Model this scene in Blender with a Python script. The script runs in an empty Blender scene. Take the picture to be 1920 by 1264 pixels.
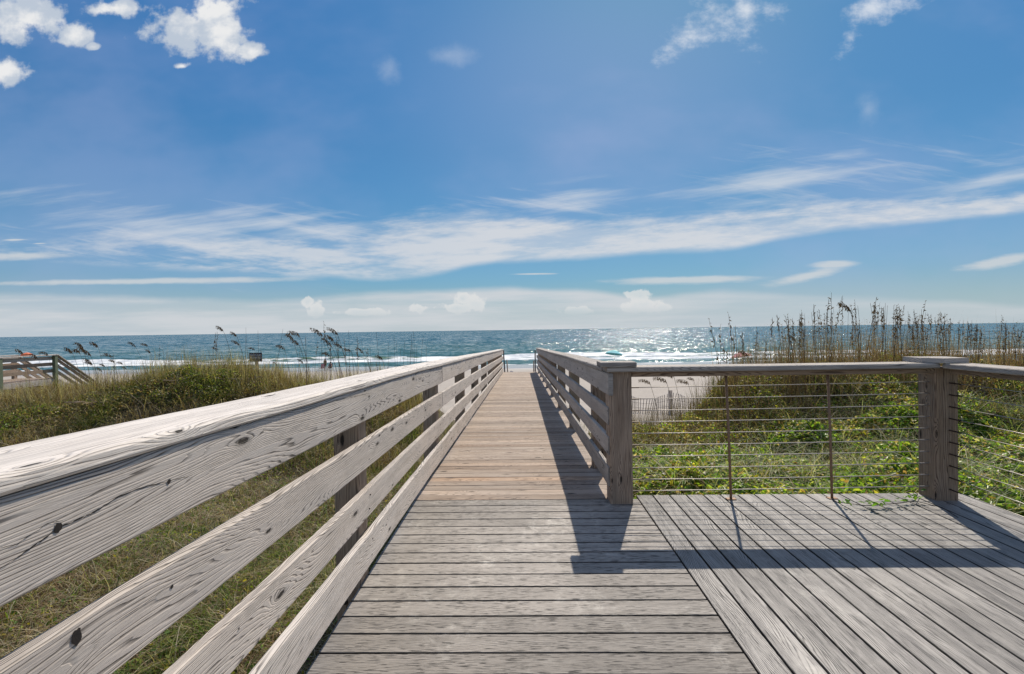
import bpy, math, random
import numpy as np
from mathutils import Vector, Matrix, noise as mnoise
random.seed(7); rng = np.random.default_rng(11)
scene = bpy.context.scene
col = scene.collection
R = math.radians
EYE = 1.445; F = 940.0; VPX = 978.0
def hor(px): return 632.0 - .0141*px
def at(px, py, Y):
    """world point at depth Y seen at photo position px,py (a surveyed position)"""
    return Vector(((px-VPX)/F*Y, Y, EYE-(py-hor(px))/F*Y))
def lerp_tab(t, tab):
    if t <= tab[0][0]:
        a, b = tab[0], tab[1]
    elif t >= tab[-1][0]:
        a, b = tab[-2], tab[-1]
    else:
        for a, b in zip(tab, tab[1:]):
            if a[0] <= t <= b[0]: break
    return a[1]+(b[1]-a[1])*(t-a[0])/(b[0]-a[0])
def sstep(a, b, x):
    t = np.clip((x-a)/(b-a), 0, 1); return t*t*(3-2*t)

# ------------------------------------------------------------------ naming
def tag(o, label=None, cat=None, group=None, kind=None):
    if label: o['label'] = label
    if cat: o['category'] = cat
    if group: o['group'] = group
    if kind: o['kind'] = kind
    return o
def thing(name, label, cat, loc=(0,0,0), group=None):
    o = bpy.data.objects.new(name, None); col.objects.link(o)
    o.location = loc; o.empty_display_size = .1
    return tag(o, label, cat, group)
def link(name, me, mat, parent=None):
    o = bpy.data.objects.new(name, me); col.objects.link(o)
    if mat: me.materials.append(mat)
    if parent is not None: o.parent = parent
    return o

# ------------------------------------------------------------------ node helpers
class NT:
    def __init__(s, tree): s.t = tree; s.n = tree.nodes; s.l = tree.links
    def new(s, typ, **kw):
        n = s.n.new(typ)
        for k, v in kw.items(): setattr(n, k, v)
        return n
    def put(s, sock, v):
        if v is None: return
        if isinstance(v, bpy.types.NodeSocket): s.l.new(v, sock)
        else:
            if sock.type == 'RGBA' and len(v) == 3: v = (*v, 1)
            sock.default_value = v
    def m(s, op, a, b=None, c=None, clamp=False):
        n = s.new('ShaderNodeMath', operation=op); n.use_clamp = clamp
        s.put(n.inputs[0], a); s.put(n.inputs[1], b); s.put(n.inputs[2], c)
        return n.outputs[0]
    def vm(s, op, a, b=None):
        n = s.new('ShaderNodeVectorMath', operation=op)
        s.put(n.inputs[0], a); s.put(n.inputs[1], b)
        return n.outputs[0]
    def xyz(s, x=0., y=0., z=0.):
        n = s.new('ShaderNodeCombineXYZ')
        s.put(n.inputs[0], x); s.put(n.inputs[1], y); s.put(n.inputs[2], z)
        return n.outputs[0]
    def sep(s, v):
        n = s.new('ShaderNodeSeparateXYZ'); s.put(n.inputs[0], v); return n.outputs
    def noise(s, vec, scale=1., detail=3., rough=.5, dist=0., color=False):
        n = s.new('ShaderNodeTexNoise')
        s.put(n.inputs['Vector'], vec); s.put(n.inputs['Scale'], scale)
        s.put(n.inputs['Detail'], detail); s.put(n.inputs['Roughness'], rough)
        s.put(n.inputs['Distortion'], dist)
        return n.outputs['Color' if color else 'Fac']
    def rng(s, v, a, b, c=0., d=1., typ='SMOOTHSTEP'):
        n = s.new('ShaderNodeMapRange'); n.interpolation_type = typ; n.clamp = True if hasattr(n, 'clamp') else True
        s.put(n.inputs[0], v); s.put(n.inputs[1], a); s.put(n.inputs[2], b)
        s.put(n.inputs[3], c); s.put(n.inputs[4], d)
        return n.outputs[0]
    def mix(s, f, a, b, blend='MIX'):
        n = s.new('ShaderNodeMix', data_type='RGBA', blend_type=blend)
        s.put(n.inputs[0], f); s.put(n.inputs[6], a); s.put(n.inputs[7], b)
        return n.outputs[2]
    def fmix(s, f, a, b):
        n = s.new('ShaderNodeMix', data_type='FLOAT')
        s.put(n.inputs[0], f); s.put(n.inputs[2], a); s.put(n.inputs[3], b)
        return n.outputs[0]
    def ramp(s, f, stops, interp='LINEAR'):
        n = s.new('ShaderNodeValToRGB'); cr = n.color_ramp; cr.interpolation = interp
        while len(cr.elements) < len(stops): cr.elements.new(.5)
        for e, (p, c) in zip(cr.elements, stops):
            e.position = p; e.color = (*c, 1) if len(c) == 3 else c
        s.put(n.inputs[0], f); return n.outputs[0]
    def attr(s, name): return s.new('ShaderNodeAttribute', attribute_name=name)
    def bump(s, h, strength=.5, dist=.01, normal=None):
        n = s.new('ShaderNodeBump'); s.put(n.inputs['Height'], h)
        s.put(n.inputs['Strength'], strength); s.put(n.inputs['Distance'], dist)
        if normal is not None: s.put(n.inputs['Normal'], normal)
        return n.outputs[0]
def material(name):
    m = bpy.data.materials.new(name); m.use_nodes = True
    nt = NT(m.node_tree); b = m.node_tree.nodes['Principled BSDF']
    return m, nt, b
def plain(name, c, rough=.7, metal=0., var=.15, scale=30.):
    m, n, b = material(name)
    tc = n.new('ShaderNodeTexCoord')
    f = n.noise(tc.outputs['Object'], scale, 4, .6)
    c2 = tuple(x*(1-var*2) for x in c); c3 = tuple(min(1, x*(1+var*2)) for x in c)
    n.put(b.inputs['Base Color'], n.mix(f, c2, c3))
    b.inputs['Roughness'].default_value = rough; b.inputs['Metallic'].default_value = metal
    n.put(b.inputs['Normal'], n.bump(f, .2, .003))
    return m

# ------------------------------------------------------------------ wood
def wood_mat(name, light, dark, warm=None, ringk=105., warp=9., line=.85, knots=True, dashes=0., rough=.75, bumpd=.0035, warmamt=.0, vari=.25, edgeamt=.12, er0=.8, dsc=(7., 120.), vwarp=5.):
    m, n, b = material(name)
    uv = n.new('ShaderNodeUVMap', uv_map='UVMap').outputs[0]
    u, v, _ = n.sep(uv)
    tone = n.attr('tone')
    tr, tg, tb = n.sep(tone.outputs['Vector'])
    low = n.noise(n.xyz(n.m('MULTIPLY', u, .75), n.m('MULTIPLY', v, 3.6), tg), 1., 1.5, .45)
    mid = n.noise(n.xyz(n.m('MULTIPLY', u, 3.), n.m('MULTIPLY', v, 14.), tr), 1., 2., .5)
    fld = n.m('ADD', n.m('MULTIPLY', v, ringk), n.m('MULTIPLY', n.m('SUBTRACT', low, .5), warp*4))
    fld = n.m('ADD', fld, n.m('MULTIPLY', n.m('SUBTRACT', mid, .5), 1.6))
    fld = n.m('ADD', fld, n.m('MULTIPLY', n.m('SUBTRACT', n.noise(n.xyz(n.m('MULTIPLY', u, .4), n.m('MULTIPLY', v, 24.), 90.), 1., 2., .5), .5), vwarp))
    kspot = None
    if knots:
        vo = n.new('ShaderNodeTexVoronoi', voronoi_dimensions='2D', feature='F1')
        n.put(vo.inputs['Vector'], n.xyz(n.m('MULTIPLY', u, 2.4), n.m('MULTIPLY', v, 9.), 0))
        vo.inputs['Scale'].default_value = 1.
        keep = n.m('GREATER_THAN', n.sep(vo.outputs['Color'])[0], 0.64)
        d = vo.outputs['Distance']
        g = n.m('MULTIPLY', n.m('EXPONENT', n.m('MULTIPLY', n.m('MULTIPLY', d, d), -22.)), keep)
        fld = n.m('ADD', fld, n.m('MULTIPLY', g, 3.6))
        dj = n.m('ADD', d, n.m('MULTIPLY', n.m('SUBTRACT', n.noise(n.xyz(n.m('MULTIPLY', u, 60.), n.m('MULTIPLY', v, 60.), 0), 1., 2.), .5), .09))
        size = n.rng(n.sep(vo.outputs['Color'])[1], 0., 1., .012, .062, 'LINEAR')
        kspot = n.m('MULTIPLY', n.m('SUBTRACT', 1., n.rng(dj, size, n.m('MULTIPLY', size, 1.5))), keep)
        kring = n.m('MULTIPLY', n.m('SUBTRACT', 1., n.rng(d, n.m('MULTIPLY', size, 1.2), n.m('MULTIPLY', size, 3.))), keep)
    saw = n.m('FRACT', fld)
    # late wood line: slow rise, sharp fall
    ln = n.m('MULTIPLY', n.rng(saw, .52, .9), n.m('SUBTRACT', 1., n.rng(saw, .92, 1.)))
    amp = n.noise(n.xyz(n.m('MULTIPLY', u, 1.7), n.m('MULTIPLY', v, 26.), 3.), 1., 3., .6)
    ln = n.m('MULTIPLY', ln, n.rng(amp, .3, .62, .25, 1.))
    fib = n.noise(n.xyz(n.m('MULTIPLY', u, 9.), n.m('MULTIPLY', v, 330.), 5.), 1., 3., .65)
    fib2 = n.noise(n.xyz(n.m('MULTIPLY', u, 26.), n.m('MULTIPLY', v, 900.), 8.), 1., 2., .6)
    crack = n.m('SUBTRACT', 1., n.rng(n.noise(n.xyz(n.m('MULTIPLY', u, 1.1), n.m('MULTIPLY', v, 60.), 15.), 1., 2.5, .5), .235, .28))
    stain = n.noise(n.xyz(n.m('MULTIPLY', u, 2.6), n.m('MULTIPLY', v, 5.), 25.), 1., 4., .6)
    prf, pend, _ = n.sep(n.attr('prof').outputs['Vector'])
    edn = n.noise(n.xyz(n.m('MULTIPLY', u, 6.), n.m('MULTIPLY', v, 30.), 60.), 1., 3., .6)
    edged = n.m('MULTIPLY', n.rng(n.m('ADD', n.m('ABSOLUTE', prf), n.m('MULTIPLY', n.m('SUBTRACT', edn, .5), (1-er0)*.9)), er0, 1.0), edgeamt)
    f = n.m('MULTIPLY', ln, line)
    f = n.m('ADD', f, edged)
    f = n.m('ADD', f, n.m('MULTIPLY', n.m('SUBTRACT', fib, .5), .95))
    f = n.m('ADD', f, n.m('MULTIPLY', n.m('SUBTRACT', stain, .5), .75))
    if dashes > 0:
        ds = n.noise(n.xyz(n.m('MULTIPLY', u, dsc[0]), n.m('MULTIPLY', v, dsc[1]), 11.), 1., 1.5, .5)
        dd = n.m('MULTIPLY', n.rng(ds, .545, .63), n.rng(n.noise(n.xyz(n.m('MULTIPLY', u, 4.), n.m('MULTIPLY', v, 20.), 2.), 1., 2.), .4, .6, .25, 1.))
        f = n.m('ADD', f, n.m('MULTIPLY', dd, dashes))
    else: dd = None
    f = n.m('ADD', f, n.m('MULTIPLY', crack, .6), clamp=True)
    c = n.mix(f, light, dark)
    if warm:
        wv = n.rng(n.noise(n.xyz(n.m('MULTIPLY', u, 1.5), n.m('MULTIPLY', v, 7.), 40.), 1., 3., .6), .35, .75)
        c = n.mix(n.m('MULTIPLY', n.m('ADD', n.m('MULTIPLY', wv, .7), tb), warmamt, clamp=True), c, warm, 'MULTIPLY')
    c = n.mix(1., c, n.xyz(*[n.m('ADD', 1-vari/2, n.m('MULTIPLY', tr, vari))]*3), 'MULTIPLY')
    if kspot is not None:
        c = n.mix(n.m('MULTIPLY', kring, .55), c, tuple(x*.55 for x in dark[:3]))
        c = n.mix(n.m('MULTIPLY', kspot, .92), c, (.022, .017, .013))
    n.put(b.inputs['Base Color'], c)
    b.inputs['Roughness'].default_value = rough
    b.inputs['Specular IOR Level'].default_value = .3
    h = n.m('ADD', n.m('MULTIPLY', ln, -1.), n.m('MULTIPLY', fib, .5))
    h = n.m('ADD', h, n.m('MULTIPLY', fib2, .15))
    h = n.m('SUBTRACT', h, crack)
    if dd is not None: h = n.m('SUBTRACT', h, dd)
    if kspot is not None: h = n.m('SUBTRACT', h, n.m('MULTIPLY', kspot, 2.))
    n.put(b.inputs['Normal'], n.bump(h, .9, bumpd))
    return m, n, b
W_rail = wood_mat('weathered_rail_wood', (.70,.635,.575), (.085,.072,.062), warm=(.9,.78,.66), warmamt=.2, ringk=88., line=.8)[0]
W_cap = wood_mat('pale_cap_wood', (.76,.70,.64), (.18,.155,.135), warm=(.92,.8,.68), warmamt=.15, ringk=80., line=.42, warp=6.)[0]
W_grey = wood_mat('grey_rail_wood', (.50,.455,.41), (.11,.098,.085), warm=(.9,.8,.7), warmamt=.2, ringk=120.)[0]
W_post = wood_mat('brown_post_wood', (.42,.325,.248), (.07,.046,.033), warm=(.85,.68,.52), warmamt=.35, ringk=75., warp=5.)[0]
W_ramp = wood_mat('ramp_plank_wood', (.43,.355,.295), (.06,.042,.033), warm=(.93,.72,.54), warmamt=.34, ringk=95., line=.9, vari=.5, edgeamt=1.2, er0=.86)[0]
W_comp, nC, bC = wood_mat('composite_landing_plank', (.365,.33,.295), (.045,.041,.037), dsc=(15., 250.), ringk=150., warp=8., line=.35, knots=False, dashes=1.3, edgeamt=1.2, er0=.93, rough=.62, bumpd=.002, vari=.3)
W_plat, nP, bP = wood_mat('composite_platform_plank', (.36,.335,.31), (.04,.037,.035), ringk=150., warp=12., line=1.0, knots=False, dashes=.7, rough=.5, dsc=(5., 190.), edgeamt=1.2, er0=.93, vwarp=2., bumpd=.002, vari=.2)
def scuff(n, b, amt):
    tc = n.new('ShaderNodeTexCoord').outputs['Object']
    src = b.inputs['Base Color'].links[0].from_socket
    a = n.noise(tc, 2.2, 6, .68, .6); a2 = n.noise(tc, 9., 6, .7, 1.)
    f = n.m('MULTIPLY', n.rng(a, .50, .68), n.rng(a2, .40, .66))
    c = n.mix(n.m('MULTIPLY', f, amt), src, (.62,.58,.52))
    g = n.rng(n.noise(n.vm('ADD', tc, (9,4,2)), .9, 5, .6), .35, .7, .78, 1.12)
    c = n.mix(1., c, n.xyz(g, g, g), 'MULTIPLY')
    n.put(b.inputs['Base Color'], c)
scuff(nC, bC, .95); scuff(nP, bP, .5)

# ------------------------------------------------------------------ board builder
class Boards:
    def __init__(s): s.v=[]; s.f=[]; s.uv=[]; s.tone=[]; s.pr=[]
    def sweep(s, path, side, w, h, bev=.004, seg_up=None, tone=None, endjit=0., ups=None):
        """chamfered rectangle swept along path; w across `side`, h across up"""
        path = [Vector(p) for p in path]; side = Vector(side).normalized()
        o = (random.random()*60, random.random()*20)
        tone = tone or (random.random(), random.random(), random.random())
        a, c = w/2, h/2
        prof = [(-a+bev,-c),(a-bev,-c),(a,-c+bev),(a,c-bev),(a-bev,c),(-a+bev,c),(-a,c-bev),(-a,-c+bev)]
        per = [0]
        for i in range(8):
            p, q = prof[i], prof[(i+1)%8]; per.append(per[-1]+math.hypot(p[0]-q[0], p[1]-q[1]))
        base = len(s.v); L = 0
        n = len(path); us = []
        for i, p in enumerate(path):
            if i: L += (p-path[i-1]).length
            us.append(L)
            t = (path[min(i+1,n-1)]-path[max(i-1,0)]).normalized()
            up = side.cross(t).normalized() if ups is None else Vector(ups)
            for (x, y) in prof: s.v.append(p+side*x+up*y); s.tone.append(tone); s.pr.append(((x/a) if abs(w) > abs(h) else (y/c), 0 if 0 < i < n-1 else 1, 0))
        for i in range(n-1):
            for k in range(8):
                k2 = (k+1)%8
                s.f.append((base+i*8+k, base+i*8+k2, base+(i+1)*8+k2, base+(i+1)*8+k))
                s.uv += [(o[0]+us[i], o[1]+per[k]), (o[0]+us[i], o[1]+per[k+1]), (o[0]+us[i+1], o[1]+per[k+1]), (o[0]+us[i+1], o[1]+per[k])]
        for e, idx in ((0, range(7,-1,-1)), (n-1, range(8))):
            s.f.append(tuple(base+e*8+k for k in idx))
            s.uv += [(o[0]+5+prof[k][0]*.3, o[1]+3+prof[k][1]*3) for k in idx]
    def build(s, name, mat, parent=None):
        me = bpy.data.meshes.new(name); me.from_pydata(s.v, [], s.f)
        uvl = me.uv_layers.new(name='UVMap')
        uvl.data.foreach_set('uv', np.array(s.uv, dtype=np.float32).ravel())
        at_ = me.attributes.new('tone', 'FLOAT_VECTOR', 'POINT')
        at_.data.foreach_set('vector', np.array(s.tone, dtype=np.float32).ravel())
        if len(s.pr) == len(s.v):
            ap = me.attributes.new('prof', 'FLOAT_VECTOR', 'POINT')
            ap.data.foreach_set('vector', np.array(s.pr, dtype=np.float32).ravel())
        import bmesh
        bm = bmesh.new(); bm.from_mesh(me); bmesh.ops.recalc_face_normals(bm, faces=bm.faces); bm.to_mesh(me); bm.free()
        return link(name, me, mat, parent)
def board(name, mat, parent, path, side, w, h, **k):
    B = Boards(); B.sweep(path, side, w, h, **k); return B.build(name, mat, parent)

# simple mesh helper (tubes, boxes)
class MB:
    def __init__(s): s.v=[]; s.f=[]
    def tube(s, path, r, n=8, cap=True):
        path = [Vector(p) for p in path]; base = len(s.v)
        rs = r if isinstance(r, (list, tuple)) else [r]*len(path)
        for i, p in enumerate(path):
            t = (path[min(i+1,len(path)-1)]-path[max(i-1,0)]).normalized()
            a = t.cross(Vector((0,0,1)) if abs(t.z) < .9 else Vector((1,0,0))).normalized(); b = t.cross(a)
            for k in range(n):
                an = 2*math.pi*k/n; s.v.append(p+(a*math.cos(an)+b*math.sin(an))*rs[i])
        for i in range(len(path)-1):
            for k in range(n):
                k2=(k+1)%n; s.f.append((base+i*n+k, base+i*n+k2, base+(i+1)*n+k2, base+(i+1)*n+k))
        if cap:
            s.f.append(tuple(base+k for k in range(n-1,-1,-1))); s.f.append(tuple(base+(len(path)-1)*n+k for k in range(n)))
    def box(s, c, d):
        b=len(s.v); c=Vector(c)
        for x in (-1,1):
            for y in (-1,1):
                for z in (-1,1): s.v.append(c+Vector((x*d[0]/2,y*d[1]/2,z*d[2]/2)))
        s.f += [(b,b+1,b+3,b+2),(b+4,b+6,b+7,b+5),(b,b+4,b+5,b+1),(b+2,b+3,b+7,b+6),(b,b+2,b+6,b+4),(b+1,b+5,b+7,b+3)]
    def poly(s, pts): b=len(s.v); s.v += [Vector(p) for p in pts]; s.f.append(tuple(range(b,b+len(pts))))
    def build(s, name, mat, parent=None, smooth=False):
        me = bpy.data.meshes.new(name); me.from_pydata(s.v, [], s.f)
        if smooth: me.polygons.foreach_set('use_smooth', [True]*len(me.polygons))
        return link(name, me, mat, parent)

# ------------------------------------------------------------------ plain materials
M_steel = plain('stainless_cable', (.50,.46,.42), .42, .7, .05)
M_fit = plain('weathered_fitting', (.20,.16,.13), .6, .3, .1)
M_rust = plain('rusty_rod', (.30,.19,.12), .7, .3, .3, 60)
M_bolt = plain('dark_bolt', (.06,.04,.035), .6, .5)
M_navy = plain('navy_sign_paint', (.03,.045,.075), .5, 0, .1)
M_letter = plain('sign_letter_paint', (.62,.64,.66), .5, 0, .05)
M_teal = plain('teal_canvas', (.16,.50,.55), .8)
M_red = plain('faded_red_canvas', (.55,.22,.22), .8)
M_orange = plain('orange_canvas', (.80,.20,.09), .8)
M_darkcloth = plain('dark_cloth', (.03,.032,.035), .9)
M_bluecloth = plain('blue_cloth', (.07,.10,.19), .9)
M_pink = plain('pink_cloth', (.42,.16,.24), .9)
M_skin = plain('skin', (.36,.2,.13), .6, 0, .05)
M_green_post = plain('green_treated_post', (.16,.19,.12), .85, 0, .25, 8)

# ------------------------------------------------------------------ terrain
BASE = [(-60,-.9),(0,-.85),(8,-1.05),(11,-1.3),(14,-1.8),(18,-2.7),(22,-3.12),(28,-3.22),(45,-3.6),(60,-3.95),(75,-4.32),(88,-4.56),(110,-5.2),(400,-9),(30000,-30)]
RL = [(-40,-1.1),(-17,-1.1),(-14,-.25),(-12.5,-.12),(-10.6,-.04),(-9.4,.15),(-8.7,.30),(-7.4,.38),(-6.1,.12),(-5.3,.0),(-3.5,-.1),(-2.5,-.45),(-1.6,-1.1),(0,-1.2)]
RR = [(0,-1.2),(1.2,-1.15),(2.4,-1.15),(3.3,-1.1),(4.0,-.75),(4.7,.14),(6.1,.38),(7.7,.42),(9,.38),(11,.34),(16,.1),(40,.1)]
def terrain(x, y):
    x = np.asarray(x, float); y = np.asarray(y, float)
    b = np.interp(y, [p[0] for p in BASE], [p[1] for p in BASE])
    top = np.where(x < 0, np.interp(x, [p[0] for p in RL], [p[1] for p in RL]), np.interp(x, [p[0] for p in RR], [p[1] for p in RR]))
    pk = np.where(x < 0, 12.3, 10.9)
    prof = np.where(y < pk, sstep(pk-4.2, pk, y), 1-sstep(pk+.3, pk+4.5, y))
    far = np.where((x < -15), 1-sstep(25, 32, y), 0)
    prof = np.maximum(prof, far*sstep(8, 12, y))
    z = b+np.maximum(top-b, 0)*prof
    # right of the walkway the dune foot stands higher
    z = z+.42*sstep(.9, 2.2, x)*(1-sstep(6.5, 9.5, y))*sstep(-4, 2, y)
    z = z+.12*np.sin(x*.9+y*.5)*np.sin(y*.7-x*.3)*(1-sstep(20, 30, y))*(1-sstep(8.5, 11, y)*.6)
    z = z+.05*np.sin(x*2.3+1)*np.sin(y*1.9)*(1-sstep(30, 60, y))
    z = z+.05*np.sin(x*.31+y*.12)*np.sin(y*.35+.6)*(1-sstep(60, 85, y))*sstep(22, 28, y)
    return z
def mesh_np(name, V, faces_per, nv, mat, parent=None, colr=None, smooth=False):
    """V (n,3); faces_per (m,k) int"""
    me = bpy.data.meshes.new(name)
    m, k = faces_per.shape
    me.vertices.add(len(V)); me.vertices.foreach_set('co', V.astype(np.float32).ravel())
    me.loops.add(m*k); me.loops.foreach_set('vertex_index', faces_per.astype(np.int32).ravel())
    me.polygons.add(m); me.polygons.foreach_set('loop_start', np.arange(0, m*k, k, dtype=np.int32))
    me.polygons.foreach_set('loop_total', np.full(m, k, dtype=np.int32))
    if smooth: me.polygons.foreach_set('use_smooth', np.ones(m, dtype=bool))
    me.update(calc_edges=True)
    if colr is not None:
        a = me.attributes.new('col', 'FLOAT_COLOR', 'POINT')
        a.data.foreach_set('color', np.concatenate([colr, np.ones((len(colr),1))], 1).astype(np.float32).ravel())
    return link(name, me, mat, parent)
def grid_mesh(name, xs, ys, zf, mat):
    X, Y = np.meshgrid(xs, ys); Z = zf(X, Y)
    V = np.stack([X, Y, Z], -1).reshape(-1, 3); nx = len(xs); ny = len(ys)
    i = np.arange(ny-1)[:,None]*nx+np.arange(nx-1)[None,:]
    Fc = np.stack([i, i+1, i+nx+1, i+nx], -1).reshape(-1, 4)
    return mesh_np(name, V, Fc, 4, mat, smooth=True)

mG, n, b = material('dune_sand')
geo = n.new('ShaderNodeNewGeometry'); P = geo.outputs['Position']; px_, py_, pz_ = n.sep(P)
s1 = n.noise(P, 3., 6, .6); s2 = n.noise(P, 160., 3, .6); s3 = n.noise(P, .35, 4, .55)
sand = n.mix(s1, (.31,.27,.23), (.48,.43,.375))
sand = n.mix(n.rng(s3, .35, .7), sand, (.42,.375,.33))
soil = n.mix(n.noise(P, 7., 6, .7), (.035,.032,.018), (.17,.14,.085))
isdune = n.m('SUBTRACT', 1., n.rng(n.m('ADD', py_, n.m('MULTIPLY', n.m('SUBTRACT', n.noise(P, .8, 4, .6), .5), 5.)), n.m('ADD', 14.2, n.rng(px_, -7., -10., 0., 9.)), n.m('ADD', 15.6, n.rng(px_, -7., -10., 0., 9.))))
corr = n.m('ABSOLUTE', n.m('ADD', px_, .2))
c = n.mix(isdune, sand, soil)
wet = n.rng(n.m('ADD', py_, n.m('MULTIPLY', n.m('SUBTRACT', n.noise(P, .06, 3, .5), .5), 7.)), 66., 78.)
wet2 = n.rng(py_, 60., 68.)
c = n.mix(n.m('MULTIPLY', wet2, .25), c, (.30,.27,.24))
c = n.mix(n.m('MULTIPLY', wet, .8), c, (.27,.26,.26))
n.put(b.inputs['Base Color'], c)
n.put(b.inputs['Roughness'], n.fmix(wet, .95, .16))
foot = n.noise(P, 2.2, 5, .62)
h = n.m('ADD', n.m('MULTIPLY', foot, n.fmix(wet, .25, .004)), n.m('MULTIPLY', s2, n.fmix(wet, .006, .001)))
n.put(b.inputs['Normal'], n.bump(h, .8, .35))
def axis(lo, hi, step, far, g=1.35):
    a = list(np.arange(lo, hi+1e-6, step)); d = step; v = hi; up = []
    while v < far: d *= g; v += d; up.append(v)
    d = step; v = lo; dn = []
    while v > -far: d *= g; v -= d; dn.append(v)
    return np.array(dn[::-1]+a+up)
xs = axis(-26, 22, .25, 20000)
ys = np.concatenate([-np.geomspace(3000, 6, 24), np.arange(-5.5, 34, .25), np.arange(34, 96, 1.), np.geomspace(97, 600, 14)])
tag(grid_mesh('ground', xs, ys, terrain, mG), 'sandy dune ground running down to the wet beach', 'ground', kind='structure')

# ------------------------------------------------------------------ sea
SEA = -4.5
mW, n, b = material('sea_water')
P = n.new('ShaderNodeNewGeometry').outputs['Position']; wx, wy, wz = n.sep(P)
foamA = n.attr('col').outputs['Fac']
ly = n.m('LOGARITHM', n.m('MAXIMUM', wy, 10.), 2.718)     # swell trains lengthen away from the shore
nA = n.noise(n.xyz(n.m('MULTIPLY', wx, .55), n.m('MULTIPLY', ly, 70.), 0), 1., 4, .75, color=True)
nB = n.noise(n.xyz(n.m('MULTIPLY', wx, .10), n.m('MULTIPLY', ly, 38.), 4), 1., 5, .7, color=True)
off = n.vm('SUBTRACT', n.mix(.45, nA, nB), (.5,.5,.5))
ox, oy, _ = n.sep(off)
nr = n.vm('NORMALIZE', n.xyz(n.m('MULTIPLY', ox, 3.2), n.m('MULTIPLY', n.m('SUBTRACT', oy, .05), 3.6), 1.))
patch = n.noise(n.xyz(n.m('MULTIPLY', wx, .004), n.m('MULTIPLY', wy, .02), 9), 1., 5, .6)
near = n.rng(wy, 90., 330.)
deep = n.mix(n.rng(patch, .3, .7), (.028,.115,.16), (.048,.16,.20))
shal = n.mix(n.rng(patch, .3, .7), (.05,.15,.165), (.10,.20,.19))
wc = n.mix(near, shal, deep)
wc = n.mix(n.rng(n.sep(nA)[0], 0.45, .7, 0., .2), wc, (.012,.05,.075))
fl = n.noise(n.xyz(n.m('MULTIPLY', wx, .25), n.m('MULTIPLY', wy, 1.1), 2), 1., 7, .7)
foam = n.rng(n.m('ADD', foamA, n.m('MULTIPLY', n.m('SUBTRACT', fl, .5), 1.1)), .45, .62)
face = n.attr('facecol').outputs['Fac']
wc = n.mix(face, wc, (.085,.15,.085))
n.put(b.inputs['Base Color'], n.mix(foam, wc, (.82,.84,.85)))
n.put(b.inputs['Roughness'], n.fmix(foam, .1, .8))
b.inputs['IOR'].default_value = 1.33
n.put(b.inputs['Specular IOR Level'], n.fmix(foam, .10, .1))
n.put(b.inputs['Normal'], nr)
def wave(X, Y):
    """breakers rolling in, with the crest line wandering"""
    w1 = 109+2.5*np.sin(X*.035+.5)+1.2*np.sin(X*.11)
    w2 = 99+1.6*np.sin(X*.05+2)+.8*np.sin(X*.17+1)
    def ridge(c, hgt, wf, wb):
        d = Y-c; return hgt*np.where(d < 0, np.exp(-(d/wf)**2), np.exp(-(d/wb)**2))
    a1 = .55+.35*np.sin(X*.06+1.0)**2
    z = ridge(w1, .75*a1, .9, 3.) + ridge(w2, .28, .7, 2.5) + ridge(w1+26, .3, 3, 6) + ridge(w1+58, .22, 4, 8)
    z += .05*np.sin(X*.4+Y*.9)*np.sin(Y*.5)+.04*np.sin(X*.9-Y*1.7)
    return z, w1, w2
xs = axis(-120, 120, .8, 20000); ys2 = np.concatenate([np.arange(80, 140, .4), np.geomspace(141, 25000, 70)])
X, Y = np.meshgrid(xs, ys2)
Zw, w1, w2 = wave(X, Y)
edge = 84.5+2.2*np.sin(X*.045)+1.1*np.sin(X*.13+2)
fade = 1-sstep(130, 190, Y)
Zs = SEA+Zw*fade*sstep(82, 90, Y)
V = np.stack([X, Y, Zs], -1).reshape(-1, 3); nx = len(xs)
i = np.arange(len(ys2)-1)[:,None]*nx+np.arange(nx-1)[None,:]
Fc = np.stack([i, i+1, i+nx+1, i+nx], -1).reshape(-1, 4)
brk = .5+.5*np.sin(X*.045+1.1+.9*np.sin(X*.017))
green = (brk < .42)
f1 = np.exp(-((Y-w1+1.0)/1.3)**2)*np.where(green, .25, 1.)
f1 = np.maximum(f1, np.where(Y < w1, 1, 0)*(1-sstep(0, 14, w1-Y))*.72*np.where(green, .75, 1.))
f2 = np.maximum(np.exp(-((Y-w2+.6)/1.2)**2)*1.05, np.where(Y < w2, 1, 0)*(1-sstep(0, 9, w2-Y))*.62)
f3 = np.exp(-((Y-edge)/1.4)**2)*.75
foamv = np.clip(np.maximum.reduce([f1, f2, f3]), 0, 1)*np.where(np.abs(X) < 4000, 1, 1)
facev = np.where(green, 1, .25)*np.exp(-((Y-w1+.35)/.75)**2)
sea = mesh_np('sea', V, Fc, 4, mW, colr=np.repeat(foamv.reshape(-1,1), 3, 1), smooth=True)
a = sea.data.attributes.new('facecol', 'FLOAT', 'POINT'); a.data.foreach_set('value', facev.astype(np.float32).ravel())
tag(sea, 'blue green sea with low white breakers and sun glitter', 'sea', kind='structure')

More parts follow.
